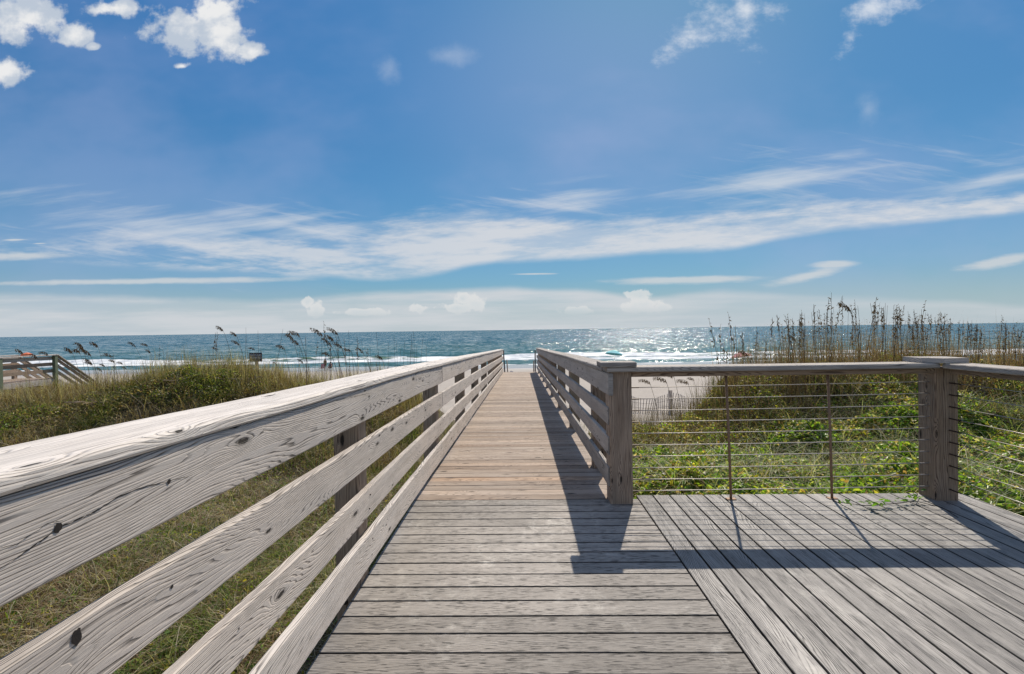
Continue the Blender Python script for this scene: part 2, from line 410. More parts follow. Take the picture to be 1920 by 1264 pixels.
# ------------------------------------------------------------------ boardwalk decking
RAMP0, RAMP1, SL = 4.245, 24.0, .0298
def dz(y): return -SL*max(0, y-RAMP0)
PITCH = .1445
bw = thing('boardwalk', 'long weathered boardwalk with cross planks sloping down to the beach', 'boardwalk', (0,0,0))
B = Boards(); y = RAMP0-PITCH/2
while y > -1.6:
    t = .004*random.uniform(-1,1)
    B.sweep([(x, y+t*x*.3, -.0125+random.uniform(-.0008,.0008)) for x in (-.935,-.3,.35,.962)], (0,1,0), PITCH-.0085, .025, bev=.003)
    y -= PITCH
B.build('composite_planks', W_comp, bw)
B = Boards(); y = RAMP0+.002; k = 0
while y < RAMP1:
    w = .139*random.uniform(.985,1.01); yc = y+w/2
    warm = random.random()**2; 
    if k == 4: warm = 1.7
    tn = (random.random(), random.random(), warm if k < 22 else warm*.6)
    l, r = -.935+random.uniform(-.008,.008), .915+random.uniform(-.008,.008)
    j = random.uniform(-.0022,.0022)
    B.sweep([(x, yc, -.019+dz(yc)+j+random.uniform(-.0015,.0015)) for x in np.linspace(l, r, 5)], (0,1,0), w, .038, bev=.004, tone=tn)
    y += w+random.choice((.006,.009,.012,.017)); k += 1
B.build('timber_planks', W_ramp, bw)
for x in (-.915, .90):
    board('rim_joist', W_post, bw, [(x, yy, -.12-.019+dz(yy)-.02) for yy in (-1.6, 4.245, 14, 24)], (1,0,0), .04, .19)
B = Boards()
for x in (-.45, 0, .45): B.sweep([(x, yy, -.15+dz(yy)) for yy in (-1.6, 4.245, 14, 24)], (1,0,0), .04, .18)
B.build('floor_joists', W_post, bw)
for yy in (2.9, 8.2, 13.3, 18.5, 23.4):
    for x in (-.78, .76):
        g = float(terrain(x, yy)); board('support_pile', W_post, bw, [(x, yy, g-.3), (x, yy, -.24+dz(yy))], (1,0,0), .14, .14)
# steps down to the sand
B = Boards(); zend = dz(24.0)
for i in range(13):
    B.sweep([(-.93, 24.16+i*.28, zend-.19*(i+1)), (.91, 24.16+i*.28, zend-.19*(i+1))], (0,1,0), .27, .038)
B.build('step_treads', W_ramp, bw)
for x in (-.9, .88): board('stair_stringer', W_post, bw, [(x, 24.02, zend-.25), (x, 27.8, zend-2.8)], (1,0,0), .04, .26)

# platform
pl = thing('viewing_platform', 'grey composite viewing platform with long planks beside the boardwalk', 'deck', (2.3,1.3,0))
pl_off = Vector((-2.3,-1.3,0))
def OFF(p): return tuple(Vector(p)+pl_off)
B = Boards(); x = .968+PITCH/2; k = 0
while x < 3.66:
    y1 = 4.332+random.uniform(-.003,.003)
    zz = -.0125+random.uniform(-.0007,.0007)
    B.sweep([OFF((x, yy, zz)) for yy in (-1.6, .5, 2.5, y1)], (1,0,0), PITCH-.0085, .025, bev=.003)
    x += PITCH; k += 1
B.build('composite_planks', W_plat, pl)
board('rim_joist', W_post, pl, [OFF((.98, 4.30, -.125)), OFF((3.62, 4.30, -.125))], (0,1,0), .04, .19)
board('rim_joist', W_post, pl, [OFF((3.62, -1.6, -.125)), OFF((3.62, 4.28, -.125))], (1,0,0), .04, .19)
for (x, y) in ((1.1,4.1),(2.3,4.1),(3.5,4.1),(3.5,1.8),(2.3,1.8)):
    g = float(terrain(x, y)); board('support_pile', W_post, pl, [OFF((x, y, g-.3)), OFF((x, y, -.03))], (1,0,0), .14, .14)

# ------------------------------------------------------------------ left timber railing
def wob(y, s, a=.006): return a*mnoise.noise(Vector((y*.45, s*7.3, 1.7)))+a*.4*mnoise.noise(Vector((y*1.9, s*3.1, 6.)))
BL = [(-1,.245),(.86,.272),(2.1,.305),(3.55,.334),(4.5,.356),(5.6,.392),(7.8,.458),(14,.655),(20,.845),(24.2,.968)]
BR = [(4.1,.36),(7.83,.455),(14,.64),(21.9,.862),(24.2,.93)]
def rail_segment(name, mat, parent, x, tab, o0, o1, y0, y1, th, seed, org):
    n = max(3, int((y1-y0)/.3)+1); pts = []
    for i in range(n):
        y = y0+(y1-y0)*i/(n-1)
        zc = EYE-lerp_tab(y, tab)-(o0+o1)/2+wob(y, seed)
        pts.append(Vector((x+wob(y, seed+9, .004), y, zc))-Vector(org))
    return board(name, mat, parent, pts, (1,0,0), th, o1-o0, bev=.006, ups=(0,0,1))
orgL = (-.95, 2.9, 0)
lr = thing('timber_railing', 'pale weathered timber railing with four boards along the left side of the boardwalk', 'railing', orgL)
jl = [-1.0, 5.6, 10.7, 15.7, 20.6, 24.1]
def cap(name, mat, parent, x, tab, y0, y1, w, seed, org, th=.038):
    n = max(3, int((y1-y0)/.3)+1)
    pts = [Vector((x+wob(y0+(y1-y0)*i/(n-1), seed+4, .004), y0+(y1-y0)*i/(n-1), EYE-lerp_tab(y0+(y1-y0)*i/(n-1), tab)+th/2+wob(y0+(y1-y0)*i/(n-1), seed, .004)))-Vector(org) for i in range(n)]
    return board(name, mat, parent, pts, (1,0,0), w, th, bev=.008, ups=(0,0,1))
for i, (a0, a1) in enumerate(zip(jl, jl[1:])):
    cap('cap_board', W_cap, lr, -1.012, BL, a0+.002, a1-.002, .25, i, orgL)
    for j, (o0, o1) in enumerate(((.004,.19),(.297,.462),(.585,.75),(.845,1.035))):
        rail_segment('rail_board', W_rail, lr, -.916, BL, o0, o1, a0+.0025+.6*(j % 2)*(i > 1), a1-.0025+.6*(j % 2)*(0 < i < 4), .038, i*4+j, orgL)
for k in range(10):
    y = 2.83+.0715+2.6*k-(0 if k < 1 else .02*k)
    if k == 0: ys_ = [.26, 2.90]
    else: ys_ = [y]
    for y in ys_:
        if y > 24: continue
        top = EYE-lerp_tab(y, BL)-.003; bot = -.55+dz(y)
        p = board('post', W_post, lr, [Vector((-1.009, y, bot))-Vector(orgL), Vector((-1.009, y, top))-Vector(orgL)], (1,0,0), .145, .14, bev=.005)
        for zz in (top-.16, dz(y)-.1):
            m_ = MB(); m_.tube([Vector((-1.03, y-.078, zz))-Vector(orgL), Vector((-1.03, y-.069, zz))-Vector(orgL)], .014, 8); m_.build('bolt', M_bolt, p)

def face_pt(px, py, seed, proud=.0009):
    Z = .897*F/(VPX-px)
    return Vector((-.897+wob(Z, seed+9, .004)+proud-orgL[0], Z-orgL[1], EYE-(py-hor(px))/F*Z))
def crack(pts, wid, seed, name='crack'):
    m_ = MB(); P_ = [face_pt(*p, seed) for p in pts]; n_ = len(P_)
    fine_ = []
    for a_, b_ in zip(P_, P_[1:]):
        for q in range(7): fine_.append(a_.lerp(b_, q/7)+Vector((0, 0, random.uniform(-.0012,.0012))))
    fine_.append(P_[-1]); n_ = len(fine_)
    for i_, p_ in enumerate(fine_):
        w_ = wid*math.sin(math.pi*(i_+.4)/n_)**.5*random.uniform(.4,1.2)
        x_ = -.897+wob(p_.y+orgL[1], seed+9, .004)+.0009-orgL[0]
        m_.v += [Vector((x_, p_.y, p_.z-w_)), Vector((x_, p_.y, p_.z+w_))]
    m_.f = [(2*i_, 2*i_+2, 2*i_+3, 2*i_+1) for i_ in range(n_-1)]
    m_.build(name, M_hole, lr)
def knot(px, py, ry, rz, seed, name='knot_hole'):
    c_ = face_pt(px, py, seed, .0012); m_ = MB(); pts = []
    for k in range(16):
        a_ = 2*math.pi*k/16; r_ = random.uniform(.8,1.15); pts.append(c_+Vector((0, ry*r_*math.cos(a_), rz*r_*math.sin(a_))))
    for p_ in pts: p_.x = -.897+wob(p_.y+orgL[1], seed+9, .004)+.0012-orgL[0]
    m_.poly(pts); m_.build(name, M_hole, lr)
M_hole = plain('dark_knot_hole', (.018,.014,.012), .95, 0, .4, 200)
crack([(-60,1092),(0,1056),(40,1028),(78,1000),(130,978),(152,968),(196,940),(240,922),(298,907),(345,896)], .0016, 0)
crack([(-40,1040),(0,1030),(60,990),(90,985)], .0008, 0)
crack([(300,1108),(240,1150),(190,1180)], .0007, 1)
crack([(560,772),(640,748),(690,738)], .001, 0)
knot(80, 998, .008, .010, 0); knot(299, 908, .007, .006, 0); knot(115, 1209, .0115, .017, 1); knot(303, 1110, .006, .0055, 1)
knot(688, 744, .012, .006, 0); knot(628, 836, .008, .004, 1); knot(706, 818, .02, .006, 1); knot(430, 1190, .004, .004, 2)
for yn in (.26, 2.90, 5.44, 8.0):
    for (o0, o1) in ((.004,.19),(.297,.462),(.585,.75),(.845,1.035)):
        for q in (.28, .74):
            yy = yn+random.uniform(-.03,.03); zz = EYE-lerp_tab(yy, BL)-(o0+(o1-o0)*q)
            m_ = MB(); m_.tube([(-.9-orgL[0], yy-orgL[1], zz), (-.8945-orgL[0], yy-orgL[1], zz)], .0045, 8); m_.build('screw', M_bolt, lr)
# right timber railing
orgR = (.8, 4.3, 0)
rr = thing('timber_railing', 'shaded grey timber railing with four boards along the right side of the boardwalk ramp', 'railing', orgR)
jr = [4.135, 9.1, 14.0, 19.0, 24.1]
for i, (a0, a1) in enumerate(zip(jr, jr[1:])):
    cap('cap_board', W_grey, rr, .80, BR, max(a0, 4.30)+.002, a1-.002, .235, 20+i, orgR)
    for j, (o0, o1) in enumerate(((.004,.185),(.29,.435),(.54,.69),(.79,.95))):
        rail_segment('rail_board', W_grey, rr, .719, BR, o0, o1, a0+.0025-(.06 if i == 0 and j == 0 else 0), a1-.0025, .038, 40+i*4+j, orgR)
for k in range(8):
    y = 5.37+2.53*k
    if y > 24: continue
    top = EYE-lerp_tab(y, BR)-.003
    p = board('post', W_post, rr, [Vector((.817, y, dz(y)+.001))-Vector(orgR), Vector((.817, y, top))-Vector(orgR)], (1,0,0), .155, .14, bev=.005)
    m_ = MB(); m_.tube([Vector((.83, y-.078, top-.15))-Vector(orgR), Vector((.83, y-.069, top-.15))-Vector(orgR)], .014, 8); m_.build('bolt', M_bolt, p)

# ------------------------------------------------------------------ cable railings
orgC = (2.2, 4.2, 0)
def OC(x, y, z): return (x-orgC[0], y-orgC[1], z-orgC[2])
cr = thing('cable_railing', 'cable railing with two rusty rods and wooden end posts at the seaward platform edge', 'railing', orgC)
ZT, ZB = 1.128, 1.088
pA = board('post', W_post, cr, [OC(.808, 4.212, -.3), OC(.804, 4.212, ZB-.002)], (1,0,0), .185, .185, bev=.007)
board('post_cap', W_grey, pA, [OC(.635, 4.165, ZT+.022), OC(.925, 4.165, ZT+.022)], (0,1,0), .215, .04, bev=.006)
pB = board('post', W_post, cr, [OC(3.458, 4.232, -.3), OC(3.455, 4.232, ZB-.002)], (1,0,0), .185, .185, bev=.007)
m_ = MB(); pts = [(3.245,4.13),(3.345,4.04),(3.56,4.06),(3.56,4.30),(3.25,4.34)]
top = [OC(x,y,ZT+.042) for x,y in pts]; bt = [OC(x,y,ZT+.003) for x,y in pts]
B = Boards()
B.v = [Vector(p) for p in bt+top]; B.tone = [(.5,.5,.2)]*10
B.f = [(0,1,2,3,4)[::-1],(5,6,7,8,9)]; B.uv = [(pts[k][0], pts[k][1]) for k in (4,3,2,1,0)]+[(p[0],p[1]) for p in pts]
for k in range(5):
    k2=(k+1)%5; B.f.append((k,k2,5+k2,5+k)); L=math.dist(pts[k],pts[k2]); B.uv += [(k,0),(k+L,0),(k+L,.04),(k,.04)]
B.build('post_cap', W_grey, pB)
board('cap_board', W_grey, cr, [OC(.69, 4.19, (ZT+ZB)/2+.001), OC(2.0, 4.19, (ZT+ZB)/2-.002), OC(3.345, 4.19, (ZT+ZB)/2+.001)], (0,1,0), .238, ZT-ZB, bev=.006)
board('under_rail', W_post, cr, [OC(.905, 4.165, 1.064), OC(3.36, 4.165, 1.064)], (0,1,0), .045, .044, bev=.003)
ZWIRE = [EYE-(.486+.0966*k) for k in range(10)]
def wire(path, r=.003):
    m_ = MB(); m_.tube(path, r, 6); return m_
for k, z in enumerate(ZWIRE):
    pts = [OC(.90+2.47*t, 4.212, z-.006*math.sin(math.pi*t)*(.4+k % 3*.3)+(-.012+.02*t)) for t in np.linspace(0, 1, 9)]
    w = wire(pts, .0036).build('cable', M_steel, cr, True)
    m_ = MB(); m_.tube([OC(.895, 4.212, z-.012), OC(.975, 4.212, z-.012)], .0055, 8); m_.build('fitting', M_fit, w)
    m_ = MB(); m_.tube([OC(3.29, 4.212, z+.008), OC(3.37, 4.212, z+.008)], .0055, 8); m_.build('fitting', M_steel, w)
for (xb, xt) in ((1.734,1.700),(2.570,2.540)):
    m_ = MB(); m_.tube([OC(xb, 4.212, .006), OC((xb+xt)/2+.003, 4.212, .55), OC(xt, 4.212, ZB-.045)], .0105, 10)
    rod = m_.build('rod', M_rust, cr, True)
    m_ = MB(); m_.box(OC(xb, 4.212, .004), (.075,.045,.007)); m_.build('base_plate', M_rust, rod)
orgS = (3.47, 1.4, 0)
def OS(x, y, z): return (x-orgS[0], y-orgS[1], z)
sr = thing('cable_railing', 'cable railing running back from the corner post along the right edge of the platform', 'railing', orgS)
board('cap_board', W_grey, sr, [OS(3.475, yy, (ZT+ZB)/2) for yy in (-1.6, 0., 2., 4.066)], (1,0,0), .235, ZT-ZB, bev=.006)
board('under_rail', W_post, sr, [OS(3.47, -1.6, 1.064), OS(3.47, 4.10, 1.064)], (1,0,0), .045, .044, bev=.003)
for k, z in enumerate(ZWIRE):
    w = wire([OS(3.475, 4.145-5.7*t, z-.004*math.sin(math.pi*t)*(1+k % 3)+.004) for t in np.linspace(0,1,9)], .003).build('cable', M_steel, sr, True)
    m_ = MB(); m_.tube([OS(3.475, 4.15, z+.004), OS(3.475, 4.03, z+.003)], .0055, 8); m_.build('fitting', M_bolt, w)
for yy in (1.9, -.9):
    board('post', W_post, sr, [OS(3.475, yy, .001), OS(3.475, yy, ZB-.025)], (1,0,0), .14, .14)

# ------------------------------------------------------------------ posts at the end of the ramp
for (px, y0, y1, Yd, lab) in ((945.5,657,700,25.2,'tall dark pole at the far left end of the boardwalk by the stair'),(951.5,675,700,26.4,'short pole behind the tall dark pole at the left of the stair'),
                      (1003,656.5,700,25.2,'tall dark pole at the far right end of the boardwalk by the stair'),(1000,676,700,26.6,'short pole behind the tall pole at the right of the stair')):
    a = at(px, y0, Yd); g = float(terrain(a.x, Yd))
    m_ = MB(); m_.tube([(0,0,-.2),(.03*(1 if px<975 else -.3),0,(a.z-g)*.5),(-.05*(1 if px<975 else 0),0,a.z-g)], [.035,.033,.03], 8)
    o = m_.build('stair_pole', M_bolt if 'tall' in lab[:5] else W_post, None, True); o.location = (a.x, Yd, g); tag(o, lab, 'pole')

# ------------------------------------------------------------------ neighbouring boardwalk
orgN = (-21.9, 21., 0)
nb = thing('boardwalk', 'distant neighbouring boardwalk with railings and stairs behind the left dune', 'boardwalk', orgN)
def ON(x,y,z): return (x-orgN[0], y-orgN[1], z)
B = Boards(); y = 12.
while y < 22.2: B.sweep([ON(-22.8, y, -.46), ON(-21.0, y, -.46)], (0,1,0), .14, .04); y += .147
B.build('timber_planks', W_ramp, nb)
board('rim_joist', W_grey, nb, [ON(-20.96, 12, -.58), ON(-20.96, 22.2, -.58)], (1,0,0), .04, .24)
board('rim_joist', W_rail, nb, [ON(-22.84, 12, -.58), ON(-22.84, 22.2, -.58)], (1,0,0), .04, .24)
for x in (-20.98, -22.82):
    s = 1 if x > -22 else -1
    for yy in (12.2, 14.7, 17.2, 19.7, 22.1):
        board('post', M_green_post if s > 0 else W_post, nb, [ON(x+.02*s, yy, -1.6), ON(x+.02*s, yy, .58)], (1,0,0), .14, .14)
    board('cap_board', W_rail, nb, [ON(x, 12, .61), ON(x, 22.2, .61)], (1,0,0), .22, .04)
    for z in (.47, .2, -.1):
        board('rail_board', W_grey if z > .4 else W_post, nb, [ON(x-.07*s, 12, z), ON(x-.07*s, 22.2, z)], (1,0,0), .04, .15)
    board('cap_board', W_grey, nb, [ON(x, 22.2, .60), ON(x, 24.6, -1.1)], (1,0,0), .2, .04)
    for z in (.45, .18, -.1):
        board('rail_board', W_post, nb, [ON(x-.07*s, 22.2, z), ON(x-.07*s, 24.6, z-1.7)], (1,0,0), .04, .13)
    board('stair_stringer', W_grey, nb, [ON(x, 22.25, -.6), ON(x, 25.0, -2.5)], (1,0,0), .04, .25)
    board('post', W_post, nb, [ON(x, 24.5, -2.6), ON(x, 24.5, -1.1)], (1,0,0), .12, .12)
B = Boards()
for i in range(9): B.sweep([ON(-22.8, 22.4+i*.28, -.65-.2*i), ON(-21.0, 22.4+i*.28, -.65-.2*i)], (0,1,0), .26, .04)
B.build('step_treads', W_ramp, nb)

# ------------------------------------------------------------------ sign
sx, sy = -8.36, 15.6
g = float(terrain(sx, sy)); zc = EYE-45*sy/F
sg = thing('warning_sign', 'small dark blue sign on a wooden post in the left dune grass', 'sign', (sx, sy, g))
m_ = MB(); m_.tube([(0,.04,-.3),(.0,.04,zc-g-.02)], .055, 10); m_.build('post', W_post, sg, True)
m_ = MB()
w_, h_, r_ = .205, .14, .02; pts = []
for (cx, cz, a0) in ((w_-r_,h_-r_,0),(-w_+r_,h_-r_,90),(-w_+r_,-h_+r_,180),(w_-r_,-h_+r_,270)):
    for k in range(4): an = R(a0+k*30); pts.append((cx+r_*math.cos(an), cz+r_*math.sin(an)))
nn = len(pts)
m_.v = [Vector((x,-.022,z+zc-g)) for x,z in pts]+[Vector((x,-.016,z+zc-g)) for x,z in pts]
m_.f = [tuple(range(nn)), tuple(range(2*nn-1,nn-1,-1))]+[(k,nn+k,nn+(k+1)%nn,(k+1)%nn) for k in range(nn)]
pn = m_.build('sign_panel', M_navy, sg)
for txt, zz in (('THE DUNES', .062), ('PROHIBITED', -.018)):
    cu = bpy.data.curves.new('lettering', 'FONT'); cu.body = txt; cu.size = .078; cu.align_x = 'CENTER'; cu.align_y = 'CENTER'; cu.extrude = .001
    to = bpy.data.objects.new('lettering_tmp', cu); col.objects.link(to)
    dg = bpy.context.evaluated_depsgraph_get(); me = bpy.data.meshes.new_from_object(to.evaluated_get(dg))
    bpy.data.objects.remove(to)
    wmx = max(v.co.x for v in me.vertices)-min(v.co.x for v in me.vertices); sc = .36/wmx
    for v in me.vertices: v.co = Vector((v.co.x*sc, -.0245-v.co.z, v.co.y+zz+zc-g))
    me.materials.clear(); link('lettering', me, M_letter, pn)

# ------------------------------------------------------------------ sand fence
fx0, fx1, fy = 5.3, 10.6, 27.6
fe = thing('sand_fence', 'slatted wooden sand fence standing on the beach behind the dune', 'fence', (fx0, fy, float(terrain(fx0, fy))))
gz = float(terrain(fx0, fy)); B = Boards(); x = fx0
posts = [5.2, 8.12, 10.9]
def fsag(x):
    a = max(p for p in posts if p <= x+1e-6) if x >= posts[0] else posts[0]; bb = min([p for p in posts if p > x] or [13])
    return 1.05-.26*math.sin(math.pi*(x-a)/(bb-a))
k = 0
while x < fx1:
    g = float(terrain(x, fy)); h = fsag(x); ln_ = .10*math.sin(k*.55)+.07
    B.sweep([(x-fx0-.03, 0, g-gz-.1), (x-fx0+ln_, 0, g-gz+h)], (1,0,0), .038, .012, bev=.001); x += .118+random.uniform(-.008,.008); k += 1
B.build('slats', W_grey, fe)
for p in posts[1:]:
    g = float(terrain(p, fy)); board('post', W_rail, fe, [(p-fx0, .05, g-gz-.3), (p-fx0, .05, g-gz+1.18)], (1,0,0), .18, .16)
for hz in (.25, .55):
    m_ = MB(); m_.tube([(x-fx0, -.01, float(terrain(x, fy))-gz+fsag(x)*hz/.9+.03) for x in np.arange(fx0, fx1, .3)], .006, 5); m_.build('wire', M_bolt, fe)

# ------------------------------------------------------------------ beach furniture & people
def umbrella(px, ptop, Yd, rad, mat, label, tilt=12):
    a = at(px, ptop, Yd); g = float(terrain(a.x, Yd)); H = a.z-g
    t = thing('beach_umbrella', label, 'umbrella', (a.x, Yd, g))
    m_ = MB(); m_.tube([(0,0,-.2),(0,0,H-.02)], .025, 8); m_.build('pole', M_letter, t, True)
    m_ = MB(); N = 8; m_.v.append(Vector((0,0,0)))
    for r in (.5, 1.):
        for k in range(N):
            an = 2*math.pi*k/N; m_.v.append(Vector((rad*r*math.cos(an), rad*r*math.sin(an), -.21*rad*2*(r**1.7))))
    for k in range(N):
        k2=(k+1)%N; m_.f += [(0,1+k,1+k2),(1+k,1+N+k,1+N+k2,1+k2)]
    for k in range(N):
        k2=(k+1)%N; p, q = m_.v[1+N+k], m_.v[1+N+k2]; m_.poly([p, q, q-Vector((0,0,.09)), p-Vector((0,0,.09))])
    c = m_.build('canopy', mat, t); c.location = (0,0,H); c.rotation_euler = (R(-6), R(tilt), R(11))
    return t
umbrella(1151, 656.5, 76, 1.35, M_teal, 'teal beach umbrella near the surf beyond the right railing', 10)
umbrella(1385, 660, 74, 1.45, M_red, 'faded red beach umbrella behind the sea oats on the right', -6)
umbrella(31, 662, 86, .85, M_orange, 'bright orange beach umbrella behind the distant boardwalk railing', -10)

def skin_body(name, pts, edges, rad, mat, root=0):
    me = bpy.data.meshes.new(name); me.from_pydata(pts, edges, [])
    o = bpy.data.objects.new(name, me); col.objects.link(o)
    sk = o.modifiers.new('s', 'SKIN')
    for i, r in enumerate(rad): me.skin_vertices[0].data[i].radius = (r, r)
    me.skin_vertices[0].data[root].use_root = True
    o.modifiers.new('sub', 'SUBSURF').levels = 1
    dg = bpy.context.evaluated_depsgraph_get(); m2 = bpy.data.meshes.new_from_object(o.evaluated_get(dg))
    bpy.data.objects.remove(o); m2.materials.clear()
    m2.polygons.foreach_set('use_smooth', [True]*len(m2.polygons))
    return m2
stand = dict(pts=[(0,0,.92),(0,0,1.15),(0,0,1.38),(0,0,1.5),(0,0,1.6),(0,-.01,1.68),
    (-.19,0,1.4),(-.23,.0,1.12),(-.2,-.13,.92),(.19,0,1.4),(.24,0,1.12),(.22,-.1,.9),
    (-.1,0,.86),(-.11,-.01,.48),(-.11,0,.07),(-.12,-.14,.03),(.1,0,.86),(.12,-.02,.48),(.13,0,.07),(.14,-.14,.03)],
    edges=[(0,1),(1,2),(2,3),(3,4),(4,5),(2,6),(6,7),(7,8),(2,9),(9,10),(10,11),(0,12),(12,13),(13,14),(14,15),(0,16),(16,17),(17,18),(18,19)],
    rad=[.15,.14,.16,.06,.1,.085,.06,.045,.032,.06,.045,.032,.1,.065,.042,.035,.1,.065,.042,.035])
sit = dict(pts=[(0,.1,.38),(0,.2,.6),(0,.28,.85),(0,.28,.97),(0,.27,1.07),(0,.25,1.15),
    (-.18,.26,.86),(-.24,.12,.62),(-.22,-.14,.56),(.18,.26,.86),(.24,.12,.62),(.22,-.14,.56),
    (-.1,.06,.36),(-.12,-.38,.5),(-.12,-.62,.1),(-.12,-.76,.06),(.1,.06,.36),(.12,-.36,.48),(.12,-.62,.1),(.12,-.76,.06)],
    edges=stand['edges'], rad=stand['rad'])
def person(px, py, Yd, pose, cloth, label, rz=0):
    a = at(px, py, Yd); g = float(terrain(a.x, Yd))
    o = thing('person', label, 'person', (a.x, Yd, g)); o.rotation_euler = (0,0,rz)
    me = skin_body('body', pose['pts'], pose['edges'], pose['rad'], None)
    link('body', me, M_skin, o)
    P_ = pose['pts']; R_ = pose['rad']
    idx = [0,1,2,6,9]; rem = {v:i for i,v in enumerate(idx)}
    me = skin_body('shirt', [P_[i] for i in idx], [(0,1),(1,2),(2,3),(2,4)], [R_[i]*1.15 for i in idx], None); link('shirt', me, cloth, o)
    me = skin_body('shorts', [P_[0], P_[12], tuple((np.array(P_[12])*.35+np.array(P_[13])*.65)), P_[16], tuple((np.array(P_[16])*.35+np.array(P_[17])*.65))], [(0,1),(1,2),(0,3),(3,4)], [.165,.115,.09,.115,.09], None); link('shorts', me, M_darkcloth, o)
    m_ = MB(); h = Vector(P_[4])
    m_.tube([h+Vector((0,.02,.0)), h+Vector((0,.02,.06)), h+Vector((0,.02,.11)), h+Vector((0,.01,.15))], [.105,.112,.1,.04], 10); m_.build('hair', M_bolt, o, True)
    return o
person(606, 693, 77, stand, M_darkcloth, 'person in dark clothing standing on the wet beach beyond the left sea oats', R(10))
def beach_chair(px, Yd, mat, label):
    x = (px-VPX)/F*Yd; g = float(terrain(x, Yd)); t = thing('beach_chair', label, 'chair', (x, Yd, g))
    m_ = MB(); m_.box((0,.0,.3), (.52,.5,.03)); m_.build('seat', mat, t)
    m_ = MB(); m_.poly([(-.26,.25,.3),(.26,.25,.3),(.26,.52,.95),(-.26,.52,.95)]); m_.poly([(.26,.27,.3),(-.26,.27,.3),(-.26,.54,.95),(.26,.54,.95)]); m_.build('backrest', mat, t)
    for sx_ in (-.28,.28):
        m_ = MB(); m_.tube([(sx_,-.26,0),(sx_,-.2,.48),(sx_,.3,.52)], .015, 6); m_.tube([(sx_,.4,0),(sx_,-.1,.3)], .015, 6); m_.build('side_frame', M_steel, t)
    return t
beach_chair(615, 77.5, M_bluecloth, 'dark blue beach chair right of the standing person')
beach_chair(599, 76, M_pink, 'pink beach chair left of the standing person')
person(615, 693, 77.3, sit, M_bluecloth, 'person in blue seated in a beach chair beside the standing person')
def bagobj(px, Yd, mat, label):
    x = (px-VPX)/F*Yd; g = float(terrain(x, Yd)); t = thing('beach_bag', label, 'bag', (x, Yd, g))
    m_ = MB(); m_.tube([(-.5,0,.12),(-.35,0,.16),(0,0,.2),(.35,0,.15),(.5,0,.1)], [.05,.15,.2,.15,.05], 10); m_.build('body', mat, t, True)
    m_ = MB(); m_.tube([(-.2,0,.3),(-.1,0,.45),(.1,0,.45),(.2,0,.3)], .02, 6); m_.build('handle', mat, t, True)
bagobj(958, 60, M_bluecloth, 'small blue beach bag on the sand left of the stair')

# ------------------------------------------------------------------ vegetation
def leaf_mat(name, transl=.35, rough=.55, spec=.3):
    m, n, b = material(name)
    a = n.attr('col').outputs['Color']
    n.put(b.inputs['Base Color'], a); b.inputs['Roughness'].default_value = rough; b.inputs['Specular IOR Level'].default_value = spec
    t = n.new('ShaderNodeBsdfTranslucent'); n.put(t.inputs['Color'], n.mix(1., a, (1.5,1.6,.7), 'MULTIPLY'))
    mx = n.new('ShaderNodeMixShader'); mx.inputs[0].default_value = transl+.06
    out = m.node_tree.nodes['Material Output']
    n.l.new(b.outputs[0], mx.inputs[1]); n.l.new(t.outputs[0], mx.inputs[2]); n.l.new(mx.outputs[0], out.inputs[0])
    return m
M_leaf = leaf_mat('leafy_green', .42, .4, .45); M_blade = leaf_mat('grass_blade', .3, .6, .2); M_dry = leaf_mat('dry_stem', .12, .8, .1)
def palette(cols, n, wts=None, jit=.25):
    cols = np.array(cols); wts = np.array(wts if wts else [1]*len(cols), float); wts /= wts.sum()
    c = cols[rng.choice(len(cols), n, p=wts)]; return np.clip(c*(1+rng.normal(0, jit, (n,1))), .004, 1)
def blades(P, H, W, bend, colr, az=None, segs=3):
    """curved grass blades as quads strips; P roots (n,3)"""
    n = len(P); az = rng.uniform(0, 2*np.pi, n) if az is None else az
    d = np.stack([np.cos(az), np.sin(az), np.zeros(n)], 1); s = np.stack([-np.sin(az+.6*rng.normal(size=n)), np.cos(az), np.zeros(n)], 1)
    rows = []
    for k in range(segs+1):
        t = k/segs; hor_ = (bend*t**1.8)*H; ver = H*t*(1-.45*np.minimum(bend,1.6)*t**1.5)
        c = P+d*hor_[:,None]+np.array([0,0,1])*ver[:,None]
        w = (W*(1-t)**.7*.5+.0004)[:,None]
        rows += [c-s*w, c+s*w]
    V = np.stack(rows, 1).reshape(-1, 3); K = 2*(segs+1); base = np.arange(n)[:,None]*K
    fs = [np.concatenate([base+2*k, base+2*k+1, base+2*k+3, base+2*k+2], 1) for k in range(segs)]
    tipc = np.repeat(colr[:,None,:], K, 1)
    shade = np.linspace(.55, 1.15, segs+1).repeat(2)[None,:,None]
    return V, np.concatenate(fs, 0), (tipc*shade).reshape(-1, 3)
def leaves(P, size, colr, up=.5, asp=.55):
    """six-sided oval leaves folded a little along the middle"""
    n = len(P)
    nrm = rng.normal(size=(n,3)); nrm[:,2] = np.abs(nrm[:,2])+up; nrm /= np.linalg.norm(nrm, axis=1)[:,None]
    a = np.cross(nrm, rng.normal(size=(n,3))); a /= np.linalg.norm(a, axis=1)[:,None]; b = np.cross(nrm, a)
    S = size[:,None]
    pts = [P-a*S*.5, P-a*S*.15+b*S*asp*.5+nrm*S*.1, P+a*S*.25+b*S*asp*.42+nrm*S*.1, P+a*S*.55, P+a*S*.25-b*S*asp*.42+nrm*S*.1, P-a*S*.15-b*S*asp*.5+nrm*S*.1]
    V = np.stack(pts, 1).reshape(-1,3); base = np.arange(n)[:,None]*6
    Fq = np.concatenate([np.concatenate([base, base+1, base+2, base+3], 1), np.concatenate([base, base+3, base+4, base+5], 1)], 0)
    return V, Fq, np.repeat(colr, 6, 0)
